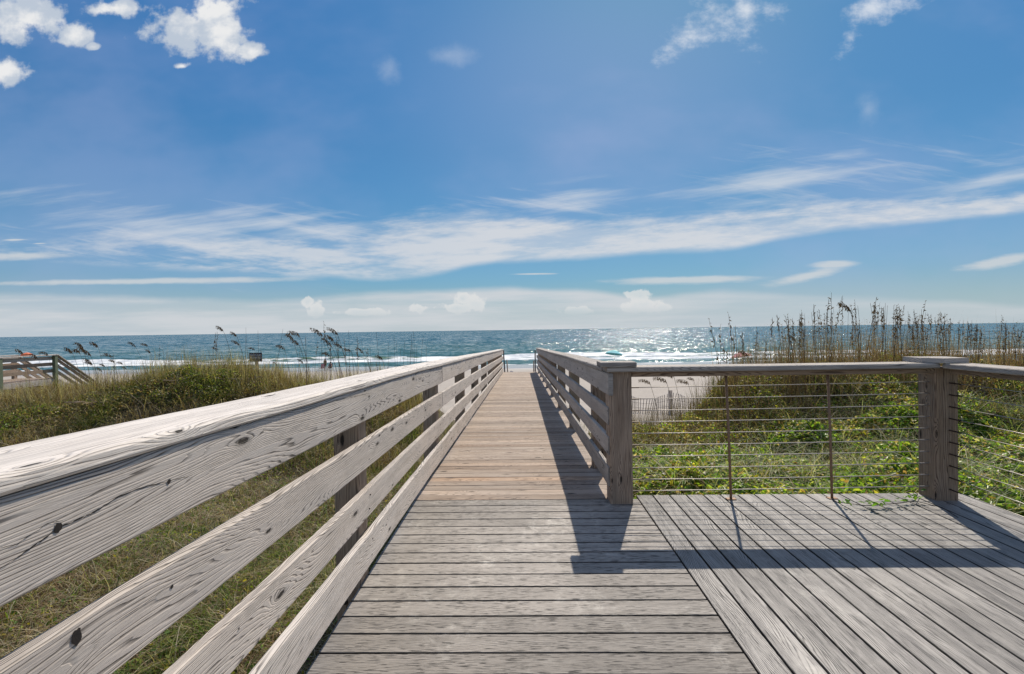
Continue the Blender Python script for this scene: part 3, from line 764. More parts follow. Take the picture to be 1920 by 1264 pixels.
def join(parts):
    V = []; Fq = []; C = []; o = 0
    for v, f, c in parts: V.append(v); Fq.append(f+o); C.append(c); o += len(v)
    return np.concatenate(V), np.concatenate(Fq), np.concatenate(C)
def scatter(n, x0, x1, y0, y1, dens=None):
    x = rng.uniform(x0, x1, n); y = rng.uniform(y0, y1, n)
    if dens is not None: k = rng.random(n) < dens(x, y); x, y = x[k], y[k]
    return x, y
def vnoise(x, y, s, seed=0):
    """cheap value noise"""
    gx = x*s+seed*17.3+1000; gy = y*s+seed*7.1+1000
    ix, iy = np.floor(gx).astype(int), np.floor(gy).astype(int); fx, fy_ = gx-ix, gy-iy
    fx = fx*fx*(3-2*fx); fy_ = fy_*fy_*(3-2*fy_)
    def h(a, b): return ((np.sin(a*127.1+b*311.7+seed*74.7)*43758.5453) % 1)
    return (h(ix,iy)*(1-fx)+h(ix+1,iy)*fx)*(1-fy_)+(h(ix,iy+1)*(1-fx)+h(ix+1,iy+1)*fx)*fy_
def fb(x, y, s, seed=0): return .55*vnoise(x,y,s,seed)+.3*vnoise(x,y,s*2.1,seed+3)+.15*vnoise(x,y,s*4.3,seed+5)
GREEN = [(.11,.19,.03),(.17,.25,.04),(.07,.12,.025),(.26,.29,.06),(.32,.27,.07)]
DRY = [(.36,.28,.17),(.46,.38,.25),(.26,.17,.10),(.18,.11,.06),(.56,.49,.36)]
OLIVE = [(.15,.16,.05),(.21,.20,.07),(.10,.11,.035)]
# --- left: short mixed turf beside the boardwalk
def turf(x0, x1, y0, y1, n, side):
    def dn(x, y):
        d = -.05+1.25*fb(x, y, 1.7, 2); return np.clip(d, 0, 1)
    x, y = scatter(n, x0, x1, y0, y1, dn); z = terrain(x, y)
    P = np.stack([x, y, z], 1); m = len(x)
    f = fb(x, y, .9, 8)
    g = palette(GREEN+OLIVE, m); d = palette(DRY, m)
    mixv = (rng.random(m) < np.clip((f-.30)*2.2, .12, .85))[:,None]
    c = np.where(mixv, g, d)
    H = rng.uniform(.05, .22, m)*(.6+.8*f); W = rng.uniform(.003, .0075, m)*(1+y*.05)
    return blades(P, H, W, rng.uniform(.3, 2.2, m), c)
parts = [turf(-4.5, -1.0, .3, 5, 90000, -1), turf(-9.5, -1.0, 4, 9.5, 90000, -1), turf(-15, -4.5, 2.5, 10, 60000, -1)]
x, y = scatter(80000, -12, -1., .3, 10, lambda x, y: np.clip((fb(x,y,1.3,21)-.38)*4, 0, 1)*np.clip(5/(y+2), .3, 1))
P = np.stack([x, y, terrain(x,y)+rng.uniform(.01,.16,len(x))], 1)
parts.append(leaves(P, rng.uniform(.018,.042,len(x)), palette([(.12,.19,.03),(.20,.24,.04),(.08,.14,.03),(.32,.26,.05)], len(x))))
V, Fq, C = join(parts)
tag(mesh_np('turf_grass', V, Fq, 4, M_blade, colr=C), 'patchy green and straw coloured grass beside the left railing', 'grass', kind='stuff')
# taller grass tufts left
def tufts(centres, nper, H0, H1, W, cols, bend=(.3,1.3), spread=.07, wts=None, fl=None):
    Ps = []; Hs = []; 
    for (cx, cy) in centres:
        k = rng.integers(nper[0], nper[1]); x = cx+rng.normal(0, spread, k); y = cy+rng.normal(0, spread, k)
        Ps.append(np.stack([x, y, terrain(x, y)-.01], 1)); Hs.append(rng.uniform(H0, H1, k)*rng.uniform(.7,1.15))
    P = np.concatenate(Ps); H = np.concatenate(Hs); m = len(P)
    cc = patch_cols(P[:,0], P[:,1]) if cols is None else palette(cols, m, wts)
    if fl is not None: P[:,2] += fl
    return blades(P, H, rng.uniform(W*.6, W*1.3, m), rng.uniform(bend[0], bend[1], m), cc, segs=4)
def patch_cols(x, y, seed=3, jit=.25):
    p = fb(x, y, .75, seed)+rng.normal(0, .05, len(x)); m = len(x)
    a = palette([(.36,.27,.14),(.26,.17,.09),(.46,.38,.24),(.17,.12,.06)], m, jit=jit)
    b = palette([(.13,.15,.04),(.08,.11,.03),(.19,.20,.06)], m, jit=jit)
    c = palette([(.20,.24,.05),(.29,.29,.07),(.12,.17,.04),(.38,.32,.09)], m, jit=jit)
    out = np.where((p < .50)[:,None], a, np.where((p < .62)[:,None], b, c))
    return out
def pts_in(n, x0, x1, y0, y1): return list(zip(rng.uniform(x0,x1,n), rng.uniform(y0,y1,n)))
V, Fq, C = join([tufts(pts_in(480,-6,-1.15,.5,8), (6,26), .12,.42,.0065, GREEN[:3]+DRY[:3]+[(.56,.49,.36)], bend=(.3,1.9)), tufts(pts_in(160,-14,-5,3,11), (8,26), .15,.45,.007, GREEN+DRY)])
tag(mesh_np('tufted_grass', V, Fq, 4, M_blade, colr=C), 'taller arching grass tufts in the turf left of the boardwalk', 'grass', kind='stuff')

# --- right: leafy creeping plants over the dune
def rdens(x, y): return np.clip(.35+1.3*(fb(x, y, .8, 31)-.25), 0, 1)
x, y = scatter(260000, .95, 9.5, 4.1, 8.6, lambda x, y: rdens(x,y)*(np.abs(x) < 1.6+y*1.15)*np.clip(6.5/(y+.5),.4,1)*((y>4.4)|(x>3.7)))
x2, y2 = scatter(110000, 3.75, 8.5, 1.5, 4.6, rdens); x = np.concatenate([x,x2]); y = np.concatenate([y,y2])
x3, y3 = scatter(170000, 2.3, 15, 8, 12., lambda x, y: rdens(x,y)*(np.abs(x) < 1.6+y*1.15)*.8); x = np.concatenate([x,x3]); y = np.concatenate([y,y3])
h = .06+.62*np.clip(fb(x, y, 1.5, 44)-.18, 0, 1)
zz = terrain(x, y)+h*rng.beta(2.2, 1.1, len(x))
straw_noise = fb(x, y, 1.6, 61)  # random patches; low values get more straw coloured leaves
P = np.stack([x, y, zz], 1); m = len(x)
cg = palette([(.17,.30,.04),(.26,.38,.05),(.10,.19,.028),(.42,.46,.08),(.055,.11,.02),(.16,.22,.05)], m)
cy = palette([(.50,.42,.07),(.36,.22,.10),(.30,.28,.09),(.46,.34,.22),(.50,.46,.34)], m)
far = sstep(7.5, 10.5, y)
pick = rng.random(m) < (.09+.5*far+.33*(straw_noise < .45))
c = np.where(pick[:,None], cy, cg)
S = rng.uniform(.035,.08,m)*np.where(y > 8.5, .8, 1.)
leafp = leaves(P, S, c, up=.35)
V, Fq, C = leafp
tag(mesh_np('leafy_ground_cover', V, Fq, 4, M_leaf, colr=C), 'bright green leafy creepers covering the dune right of the boardwalk', 'ground cover', kind='stuff')
# arching pale blades on the right
p1 = tufts([p for p in pts_in(280, 1.0, 9, 4.5, 9) if abs(p[0]) < 1.5+p[1]*1.1], (10,34), .35,.85,.009, [(.34,.40,.20),(.48,.50,.32),(.22,.27,.10),(.58,.50,.36),(.46,.35,.22),(.16,.20,.08)], bend=(.5,1.7), spread=.06)
p2 = tufts([p for p in pts_in(420, 2.4, 14, 8.5, 12) if abs(p[0]) < 1.5+p[1]*1.1], (10,30), .3,.75,.010, DRY+GREEN[:3]+[(.16,.15,.07)], bend=(.3,1.4))
p3 = tufts(pts_in(60, 3.85, 7, 2.2, 4.4), (10,30), .25,.6,.009, [(.34,.40,.20),(.48,.50,.32),(.22,.27,.10)], bend=(.6,1.6))
p4 = tufts([p for p in pts_in(220, 1.4, 4.6, 8.5, 12.5)], (8,22), .2,.5,.007, DRY+GREEN[:3], bend=(.1,.8))
V, Fq, C = join([p1,p2,p3,p4])
tag(mesh_np('arching_dune_grass', V, Fq, 4, M_blade, colr=C), 'long arching pale grass blades among the creepers on the right dune', 'grass', kind='stuff')

vt = thing('creeping_vine', 'thin green creeper straying over the platform planks by the corner post', 'vine', (3.1, 4.2, 0))
m_ = MB(); vp = [(.25,.2,.02),(.18,.02,.03),(.05,-.12,.02),(-.15,-.2,.03),(-.4,-.22,.02),(-.62,-.15,.03)]; m_.tube(vp, .003, 5)
m_.tube([(.05,-.12,.02),(.12,-.3,.03),(.1,-.46,.015)], .0025, 5); m_.build('stem', M_blade, vt)
k_ = 46; tt = rng.random(k_); a_ = np.array([vp[0]]+vp); ii = rng.integers(1, len(vp), k_); P = np.array(vp)[ii-1]*(1-tt[:,None])+np.array(vp)[ii]*tt[:,None]+rng.normal(0,.03,(k_,3))*[1,1,.25]+[0,0,.02]
V, Fq, C = leaves(P, rng.uniform(.03,.055,k_), palette([(.20,.34,.035),(.13,.27,.03)], k_), up=1.)
mesh_np('leaves', V, Fq, 4, M_leaf, vt, colr=C)
dd_ = tufts([p for p in pts_in(260, 1.2, 12, 5.5, 10.5) if abs(p[0]) < 1.5+p[1]*1.1], (3,10), .3,.8,.006, [(.40,.26,.15),(.52,.42,.28),(.30,.19,.11),(.24,.17,.10)], bend=(.05,.9), spread=.1)
tag(mesh_np('dead_stems', dd_[0], dd_[1], 4, M_dry, colr=dd_[2]), 'scattered straw and brown dead stems standing among the green creepers on the right', 'grass', kind='stuff')
# --- left ridge: shrubs as things, grass as stuff
def shrub(cx, cy, rx, ry, h, n, cols, label, wts=None, leaf=.035):
    g = float(terrain(cx, cy)); t = thing('dune_shrub', label, 'shrub', (cx, cy, g), 'shrubs on the left dune')
    th = rng.uniform(0, 2*np.pi, n); rr_ = np.sqrt(rng.random(n)); u = rng.beta(2.5, 1.2, n)
    x = rx*rr_*np.cos(th); y = ry*rr_*np.sin(th)
    lump = .25+1.3*fb(cx+x, cy+y, 2.0, 77)
    z = terrain(cx+x, cy+y)-g+h*u*np.sqrt(np.clip(1-rr_**2*.85, 0, 1))*lump
    V, Fq, C = leaves(np.stack([x,y,z],1), rng.uniform(leaf*.7, leaf*1.6, n), np.where(rng.random(n)[:,None] < .55, palette(cols, n, wts), patch_cols(cx+x, cy+y, 12)), up=.2)
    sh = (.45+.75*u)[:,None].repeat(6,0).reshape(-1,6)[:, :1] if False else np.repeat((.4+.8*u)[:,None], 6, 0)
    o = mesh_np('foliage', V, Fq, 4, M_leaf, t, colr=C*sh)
    m_ = MB()
    for k in range(14):
        a = random.uniform(0, 6.28); q = random.uniform(.2,.8)
        e = Vector((rx*q*math.cos(a), ry*q*math.sin(a), h*random.uniform(.4,.75)))
        m_.tube([(0,0,-.05), e*.5+Vector((random.uniform(-.05,.05),0,.05)), e], [.014,.009,.004], 5)
    m_.build('branches', W_post, t)
DK = [(.04,.07,.018),(.07,.10,.025),(.10,.13,.03),(.18,.13,.06),(.15,.18,.04)]
BRN = [(.15,.15,.05),(.25,.17,.09),(.18,.21,.05),(.32,.25,.12),(.09,.10,.03)]
for a in [(-7.9,11.6,1.3,1.0,.36,11000,DK,'dark green dense shrub mid-way along the left dune'),
          (-6.6,12.0,1.2,.9,.28,6000,BRN,'brown green bushy shrub below the blue sign'),
          (-9.6,11.2,1.2,1.,.26,6000,BRN,'low tangled brownish shrub left of the dark green shrub'),
          (-11.4,10.6,1.3,1.,.26,6000,GREEN,'yellow green low shrub below the distant boardwalk'),
          (-4.9,12.2,1.1,.8,.26,5000,BRN+GREEN,'olive low shrub next to the left railing'),
          (-13.3,10.6,1.2,1.,.26,5000,DK+BRN,'olive shrub at the far left edge of the dune')]:
    shrub(*a)
lp = [tufts(pts_in(1500, -15, -2.2, 8.8, 13.4), (12,36), .18,.58,.008, None, bend=(.2,1.5), spread=.12),
      tufts(pts_in(1500, -26, -7.5, 13, 24), (10,24), .2,.5,.012, None, bend=(.1,1.), spread=.12),
      tufts(pts_in(260, -12, -2.4, 11.2, 13.0), (8,22), .45,.95,.006, DRY+OLIVE[:1], bend=(.05,.45)),
      tufts(pts_in(240, -9.0, -2.4, 11.3, 13.2), (8,20), .3,.75,.006, DRY[:3]+OLIVE[:1]+DRY[:2], bend=(.05,.5)),
      tufts(pts_in(90, -14, -2.5, 9.5, 12.5), (2,6), .7,1.2,.009, [(.50,.42,.30),(.40,.33,.22)], bend=(1.2,2.4), spread=.15),
      tufts(pts_in(420, -15, -7, 11.5, 17), (8,22), .25,.6,.007, DRY+OLIVE[:1], bend=(.1,.9)),
      tufts(pts_in(160, -9, -3, 12.3, 14), (8,20), .4,.8,.006, DRY, bend=(.05,.5)),
      tufts(pts_in(200, -4.4, -1.3, 8, 13), (10,28), .2,.5,.006, DRY+GREEN[:3], bend=(.1,.9)),
      tufts(pts_in(150, -24, -14, 11, 20), (12,30), .3,.6,.009, GREEN+DRY, bend=(.2,1.))]
x, y = scatter(85000, -16, -2.2, 8.8, 13, lambda x, y: np.clip(fb(x,y,.9,91)*1.5-.3, 0, 1))
P = np.stack([x, y, terrain(x,y)+rng.uniform(0,.42,len(x))*np.clip(fb(x,y,1.9,92)*2-.5,0,1)], 1)
lp.append(leaves(P, rng.uniform(.02,.045,len(x)), patch_cols(x, y)))
V, Fq, C = join(lp)
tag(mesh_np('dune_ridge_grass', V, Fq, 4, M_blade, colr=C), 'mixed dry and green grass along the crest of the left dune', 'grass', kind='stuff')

# --- sea oats (individual plants, copied)
def sea_oat(kind, seed):
    rs = random.Random(seed); H = 1.0
    lean = {'droop': -.20, 'flag': -.24, 'up': -.03, 'bare': -.04}[kind]*rs.uniform(.6,1.2)
    path = []
    for k in range(13):
        t = k/12; p = Vector((lean*t**2, rs.uniform(-.004,.004), H*t)); path.append(p)
    if kind in ('droop', 'flag'):
        b0 = path[-1]; ang = R(42 if kind == 'droop' else 58); L = .21*rs.uniform(.8,1.1)
        for k in range(1, 8):
            t = k/7; a = ang*(1-t)-R(25)*t*(.5 if kind == 'droop' else -.2); b0 = b0+Vector((-math.cos(a), 0, math.sin(a)))*L/7; path.append(b0.copy())
    m_ = MB(); m_.tube(path, [.0042*(1-.6*i/len(path)) for i in range(len(path))], 4, False)
    # leaf remnants near foot
    V=[]; Fq=[]; C=[]
    stem = m_
    heads = None
    if kind != 'bare':
        n0 = 12 if kind != 'up' else 8
        n1 = rs.choice((7,8,9)); axis_ = path[n0:] if kind != 'up' else path[n1:]
        pts=[]; 
        P_=[]; A_=[]; S_=[]
        for i in range(len(axis_)-1):
            for q in range(9 if kind != 'up' else rs.randint(4,9)):
                t = rs.random(); c = axis_[i].lerp(axis_[i+1], t)
                fr = (i+t)/(len(axis_)-1); sz = (.0185 if kind != 'up' else .018)*(1.15-.55*abs(fr-.35)*1.5)
                hang = Vector((rs.uniform(-.5,.5), rs.uniform(-.5,.5), -1. if kind != 'up' else rs.uniform(-.7,.9))).normalized()
                off = hang*rs.uniform(.004,.055 if kind != 'up' else .03)
                P_.append(c+off); A_.append(hang); S_.append(sz*rs.uniform(.7,1.3))
        hv=[]; hf=[]
        for c, a_, s_ in zip(P_, A_, S_):
            sd = a_.cross(Vector((rs.uniform(-1,1), rs.uniform(-1,1), .1))).normalized(); b_=len(hv)
            hv += [c-a_*s_, c+sd*s_*.36-a_*s_*.1, c+a_*s_*1.5, c-sd*s_*.36-a_*s_*.1]; hf.append((b_,b_+1,b_+2,b_+3))
        heads = (hv, hf)
    me = bpy.data.meshes.new('stem'); me.from_pydata(stem.v, [], stem.f)
    hm = None
    if heads: hm = bpy.data.meshes.new('seed_head'); hm.from_pydata(heads[0], [], heads[1])
    return me, hm, path[-1].copy(), path
def colored(me, c, jit=.3):
    a = me.attributes.new('col', 'FLOAT_COLOR', 'POINT')
    for i in range(len(me.vertices)):
        f = 1+random.uniform(-jit, jit); a.data[i].color = (c[0]*f, c[1]*f, c[2]*f, 1)
OATS = {}
for kind in ('droop','flag','up','bare'):
    OATS[kind] = []
    for s_ in range(8):
        me, hm, tip, path = sea_oat(kind, s_*13+{'droop':1,'flag':2,'up':3,'bare':4}[kind])
        colored(me, (.21,.15,.10)); me.materials.append(M_dry)
        if hm: colored(hm, (.15,.095,.06), .7); hm.materials.append(M_dry)
        OATS[kind].append((me, hm, tip))
def place_oat(px, ytop, Yd, kind, label, group):
    me, hm, tip = random.choice(OATS[kind])
    T = at(px, ytop, Yd); x = T.x
    for _ in range(3):
        g = float(terrain(x, Yd))-.02; s = max(.2, (T.z-g)/tip.z); x = T.x-tip.x*min(s,1.6)
    sxy = min(s, 1.5)
    t = thing('sea_oat', label, 'sea oat', (x, Yd, g), group)
    st = bpy.data.objects.new('stem', me); col.objects.link(st); st.parent = t
    if hm: sh = bpy.data.objects.new('seed_head', hm); col.objects.link(sh); sh.parent = t
    t.scale = (sxy, sxy, s)
    if kind in ('up','bare'): t.rotation_euler = (R(random.gauss(0,3)), R(random.gauss(1,5.5)), random.uniform(-3,3)); t.scale = (sxy*.9, sxy*.9, s*1.01)
GL = 'sea oats on the left dune'; GRt = 'sea oats on the right dune'
LAB = {'flag':'tall dry sea oat with a dark seed head bent left on the left dune','droop':'dry sea oat with a drooping dark seed head on the left dune','bare':'bare thin dry grass stalk standing on the left dune','up':'upright dry sea oat with a narrow seed head on the left dune'}
heads_l = [(398,611,'flag'),(383,622,'up'),(392,622,'up'),(425,622,'flag'),(427,638,'flag'),(388,652,'droop'),(460,652,'droop'),(488,653,'up'),(512,648,'droop'),
 (530,626,'flag'),(534,622,'droop'),(540,636,'flag'),(577,615,'flag'),(580,640,'up'),(605,605,'up'),(607,614,'flag'),(598,634,'flag'),(606,628,'flag'),(612,638,'up'),(600,662,'droop'),(620,642,'flag'),
 (636,630,'up'),(645,634,'up'),(640,655,'droop'),(664,652,'flag'),(665,634,'up'),(692,655,'up'),(702,666,'flag'),(705,676,'up'),(552,674,'flag'),(505,680,'droop'),(650,682,'up'),(615,690,'up'),(726,688,'up'),
 (228,641,'flag'),(252,645,'droop'),(262,656,'flag'),(125,642,'flag'),(130,650,'flag'),(118,656,'droop'),(135,655,'flag'),(155,641,'flag'),(140,673,'flag'),(178,664,'droop'),(172,684,'droop'),(198,665,'up'),
 (205,680,'droop'),(10,655,'flag'),(55,661,'droop'),(38,664,'flag'),(104,652,'flag'),(285,648,'up'),(142,680,'droop'),(165,690,'flag'),(190,676,'droop'),(215,690,'droop')]
for (px, yt, kd) in heads_l:
    place_oat(px, yt, random.uniform(11.8,13.2) if px > 220 else random.uniform(10.8,12.4), kd, LAB[kd], GL)
for k in range(40):
    px = random.choice([random.uniform(640,800), random.uniform(380,800), random.uniform(520,760)])
    place_oat(px, random.uniform(622,672) if px > 700 else random.uniform(612,675), random.uniform(11.8,13.2), 'bare', LAB['bare'], GL)
LAR = {'up':'upright dry sea oat with a narrow dark seed head on the right dune','droop':'dry sea oat with a drooping dark seed head on the right dune','bare':'bare thin dry grass stalk standing on the right dune','flag':'dry sea oat leaning left with a dark head on the right dune'}
topR = [(1335,660),(1355,640),(1378,590),(1400,630),(1430,625),(1465,590),(1500,575),(1535,558),(1570,560),(1605,562),(1650,570),(1700,575),(1760,588),(1800,600),(1850,600),(1915,603)]
for k in range(170):
    px = random.choice([random.uniform(1340,1915), random.uniform(1450,1720), random.uniform(1700,1918), random.uniform(1340,1915)]); e = lerp_tab(px, topR)
    yt = e+abs(random.gauss(0,1))*(28 if px < 1720 else 18)+2
    kd = random.choices(['up','bare','flag'], [.64,.33,.03])[0]
    place_oat(px, min(yt, 655), random.uniform(9.6,11.6), kd, LAR[kd], GRt)
for (px, yt) in ((1344,612),(1362,598),(1378,590),(1372,628),(1350,640),(1430,597),(1410,615),(1465,588),(1492,585),(1530,560),(1537,558),(1545,552),(1568,556),(1606,560),(1618,570),(1645,578),(1680,575),(1697,568),(1728,590),(1748,588),(1760,586),(1852,594),(1894,600),(1913,599)):
    place_oat(px, yt, random.uniform(9.8,11.2), 'up', LAR['up'], GRt)
for (px, yt) in ((1222,708),(1195,712),(1285,708),(1240,700),(1318,703),(1300,700),(1265,712)):
    place_oat(px, yt, random.uniform(10.5,12), 'droop', 'short drooping sea oat showing through the cables in front of the sand fence', 'sea oats before the sand fence')
# dense brown undergrowth beneath the right oats
q1 = tufts([p for p in pts_in(520, 3.9, 14, 9.4, 12) if abs(p[0]) < 1.5+p[1]*1.1], (9,24), .3,.85,.006, [(.38,.23,.13),(.44,.30,.19),(.26,.16,.09),(.22,.20,.07)], bend=(.05,.55))
q3 = tufts([p for p in pts_in(850, 4.4, 13.8, 9.8, 11.6) if abs(p[0]) < 1.5+p[1]*1.1], (2,7), .6,1.35,.007, [(.38,.25,.15),(.48,.35,.23),(.24,.16,.10)], bend=(.02,.3), spread=.12)
xq, yq = scatter(60000, 4.3, 13.5, 9.6, 11.6, lambda x, y: np.clip(fb(x,y,2.2,14)*2-.5, 0, 1)); zq = terrain(xq, yq)+rng.beta(1.3, 2.1, len(xq))*1.15+.08
q4 = leaves(np.stack([xq,yq,zq],1), rng.uniform(.012,.032,len(xq)), palette([(.40,.22,.12),(.30,.18,.10),(.46,.33,.20),(.26,.24,.08)], len(xq)), up=0., asp=.4)
q2 = tufts([p for p in pts_in(330, 2.3, 5.4, 8.6, 14)], (6,18), .35,.95,.006, [(.20,.13,.08),(.16,.11,.06),(.24,.19,.10)], bend=(.02,.4))
V, Fq, C = join([q1,q2,q3,q4])
tag(mesh_np('dry_undergrowth', V, Fq, 4, M_dry, colr=C), 'reddish brown dry stems under the sea oats on the right dune', 'grass', kind='stuff')

# ------------------------------------------------------------------ world
w = bpy.data.worlds.new('World'); scene.world = w; w.use_nodes = True
class NT2(NT):
    def noise(s, vec, scale=1., detail=3., rough=.5, dist=0., color=False):
        n = s.new('ShaderNodeTexNoise'); n.noise_dimensions = '2D'
        x, y, z = vec.node.inputs
        # keep each layer apart by shifting it instead of using the third dimension
        v = s.vm('ADD', vec, (z.default_value*13.7, z.default_value*7.9, 0))
        s.put(n.inputs['Vector'], v); n.inputs['Scale'].default_value = scale
        n.inputs['Detail'].default_value = min(detail, 5.); n.inputs['Roughness'].default_value = rough
        n.inputs['Distortion'].default_value = 0
        return n.outputs['Fac']
n = NT2(w.node_tree); bg = w.node_tree.nodes['Background']
SUN_AZ, SUN_EL = 17.3, 44.9
sky = n.new('ShaderNodeTexSky', sky_type='NISHITA'); sky.sun_disc = False
sky.sun_elevation = R(SUN_EL); sky.sun_rotation = R(SUN_AZ); sky.altitude = 0; sky.air_density = 1.; sky.dust_density = .6; sky.ozone_density = 2.
tc = n.new('ShaderNodeTexCoord').outputs['Generated']
dx_, dy_, dz_ = n.sep(tc)
dyc = n.m('MAXIMUM', dy_, .12)
U = n.m('DIVIDE', dx_, dyc); Vv = n.m('DIVIDE', dz_, dyc)
front = n.rng(dy_, .1, .3)
def uu(px): return (px-VPX)/F
def vv(py, px=960): return -(py-hor(px))/F
# sky colour: nishita graded towards the deep clear blue
hs = n.new('ShaderNodeHueSaturation'); hs.inputs['Saturation'].default_value = SKY_SAT = 1.12; hs.inputs['Value'].default_value = 1.
n.put(hs.inputs['Color'], sky.outputs[0])
el = n.m('ABSOLUTE', dz_)
lum = n.new('ShaderNodeRGBToBW'); n.put(lum.inputs[0], hs.outputs[0])
comp = n.m('DIVIDE', 1.22, n.m('ADD', 1., n.m('MULTIPLY', lum.outputs[0], .22)))
base = n.mix(1., n.mix(1., hs.outputs[0], n.xyz(comp, comp, comp), 'MULTIPLY'), n.ramp(el, [(0,(.88,1.2,1.55)),(.1,(.72,1.16,1.48)),(.19,(.60,1.05,1.28)),(.33,(.47,.95,1.19)),(.6,(.42,.93,1.24)),(1,(.5,.9,1.2))]), 'MULTIPLY')
SKYOUT = base
warpn = n.noise(n.xyz(n.m('MULTIPLY', U, 3.), n.m('MULTIPLY', Vv, 7.), 0), 1., 6, .6)
wv_ = n.m('SUBTRACT', warpn, .5)
fine = n.noise(n.xyz(n.m('MULTIPLY', U, 4.5), n.m('MULTIPLY', Vv, 24.), 3.), 1., 8, .62, .4)
def curve(tab):
    nd = n.new('ShaderNodeFloatCurve'); c = nd.mapping.curves[0]
    pts = [((px)/1920, (v_)) for px, v_ in tab]
    c.points[0].location = pts[0]; c.points[1].location = pts[-1]
    for p in pts[1:-1]: c.points.new(*p)
    nd.mapping.update()
    n.put(nd.inputs['Value'], n.m('DIVIDE', n.m('ADD', n.m('MULTIPLY', U, F), VPX), 1920., clamp=True)); nd.inputs['Factor'].default_value = 1
    return nd.outputs[0]
def edge(tab): return curve([(px, vv(py, px)) for px, py in tab])
topE = edge([(0,440),(200,425),(400,445),(560,440),(680,418),(800,400),(960,397),(1200,402),(1400,402),(1500,395),(1600,385),(1750,378),(1920,370)])
botE = edge([(0,490),(200,500),(400,515),(600,526),(760,531),(900,505),(1000,495),(1200,485),(1380,472),(1450,456),(1600,440),(1750,428),(1920,410)])
fib_ = n.m('SUBTRACT', n.noise(n.xyz(n.m('MULTIPLY', n.m('ADD', U, n.m('MULTIPLY', Vv, 1.6)), 7.), n.m('MULTIPLY', n.m('SUBTRACT', Vv, n.m('MULTIPLY', U, .1)), 55.), 81.), 1., 5, .65), .5)
topj = n.m('ADD', n.m('ADD', topE, n.m('MULTIPLY', wv_, .07)), n.m('MULTIPLY', fib_, .045)); botj = n.m('ADD', botE, n.m('MULTIPLY', wv_, .02))
band = n.m('MULTIPLY', n.rng(Vv, botj, n.m('ADD', botj, .018)), n.m('SUBTRACT', 1., n.rng(Vv, n.m('SUBTRACT', topj, .03), n.m('ADD', topj, .012))))
solid = n.rng(n.m('MULTIPLY', U, 1.), uu(420), uu(980))
streak = n.rng(fine, .36, .62)
band = n.m('MULTIPLY', band, n.fmix(solid, n.m('MULTIPLY', streak, .8), n.m('ADD', .52, n.m('MULTIPLY', n.rng(n.m('ADD', fine, n.m('MULTIPLY', fib_, .5)), .3, .65), .48))))
band = n.m('MULTIPLY', band, n.fmix(n.rng(U, uu(20), uu(500)), .45, .88))
def blob(px, py, rx, ry, rot=0.):
    cu, cv = uu(px), vv(py, px); a, b_ = n.m('SUBTRACT', U, cu), n.m('SUBTRACT', Vv, cv)
    if rot:
        c_, s_ = math.cos(rot), math.sin(rot)
        a, b_ = n.m('ADD', n.m('MULTIPLY', a, c_), n.m('MULTIPLY', b_, s_)), n.m('SUBTRACT', n.m('MULTIPLY', b_, c_), n.m('MULTIPLY', a, s_))
    a = n.m('MULTIPLY', a, F/rx); b_ = n.m('MULTIPLY', b_, F/ry)
    return n.m('SUBTRACT', 1., n.m('SQRT', n.m('ADD', n.m('MULTIPLY', a, a), n.m('MULTIPLY', b_, b_))))
def many(lst):
    r = None
    for a in lst:
        x = blob(*a); r = x if r is None else n.m('MAXIMUM', r, x)
    return r
cuN = n.noise(n.xyz(n.m('MULTIPLY', U, 13.), n.m('MULTIPLY', Vv, 15.), 7.), 1., 9, .58, .25)
cum = many([(350,52,85,52),(415,62,85,50),(478,95,38,26),(400,20,60,40),(60,25,95,50),(140,62,34,22),(178,84,16,8),(8,128,46,26),(225,12,55,22),(345,122,22,9)])
cumM = n.rng(n.m('ADD', n.m('MULTIPLY', cum, 1.9), n.m('MULTIPLY', n.m('SUBTRACT', cuN, .5), 5.6)), -.1, 1.1)
cumS = n.rng(n.m('ADD', cum, n.m('MULTIPLY', n.m('SUBTRACT', n.noise(n.xyz(n.m('MULTIPLY', U, 9.), n.m('MULTIPLY', Vv, 12.), 17.), 1., 7, .6), .5), 4.)), .0, 1.1)
wsp = many([(1345,35,85,55),(1300,75,55,32,.5),(1400,30,50,70),(1625,25,85,38,.45),(1590,80,45,28,.9)])
softc = n.m('MULTIPLY', n.rng(n.m('ADD', many([(740,132,36,34),(850,108,75,28),(1620,215,30,45)]), n.m('MULTIPLY', n.m('SUBTRACT', n.noise(n.xyz(n.m('MULTIPLY', U, 11.), n.m('MULTIPLY', Vv, 13.), 91.), 1., 5, .6), .5), 1.6)), .1, 1.3), .26)
wN = n.noise(n.xyz(n.m('MULTIPLY', U, 9.), n.m('MULTIPLY', Vv, 13.), 27.), 1., 9, .66, .9)
wspM = n.m('MULTIPLY', n.rng(n.m('ADD', wsp, n.m('MULTIPLY', n.m('SUBTRACT', wN, .5), 4.2)), -.1, 1.9), .85)
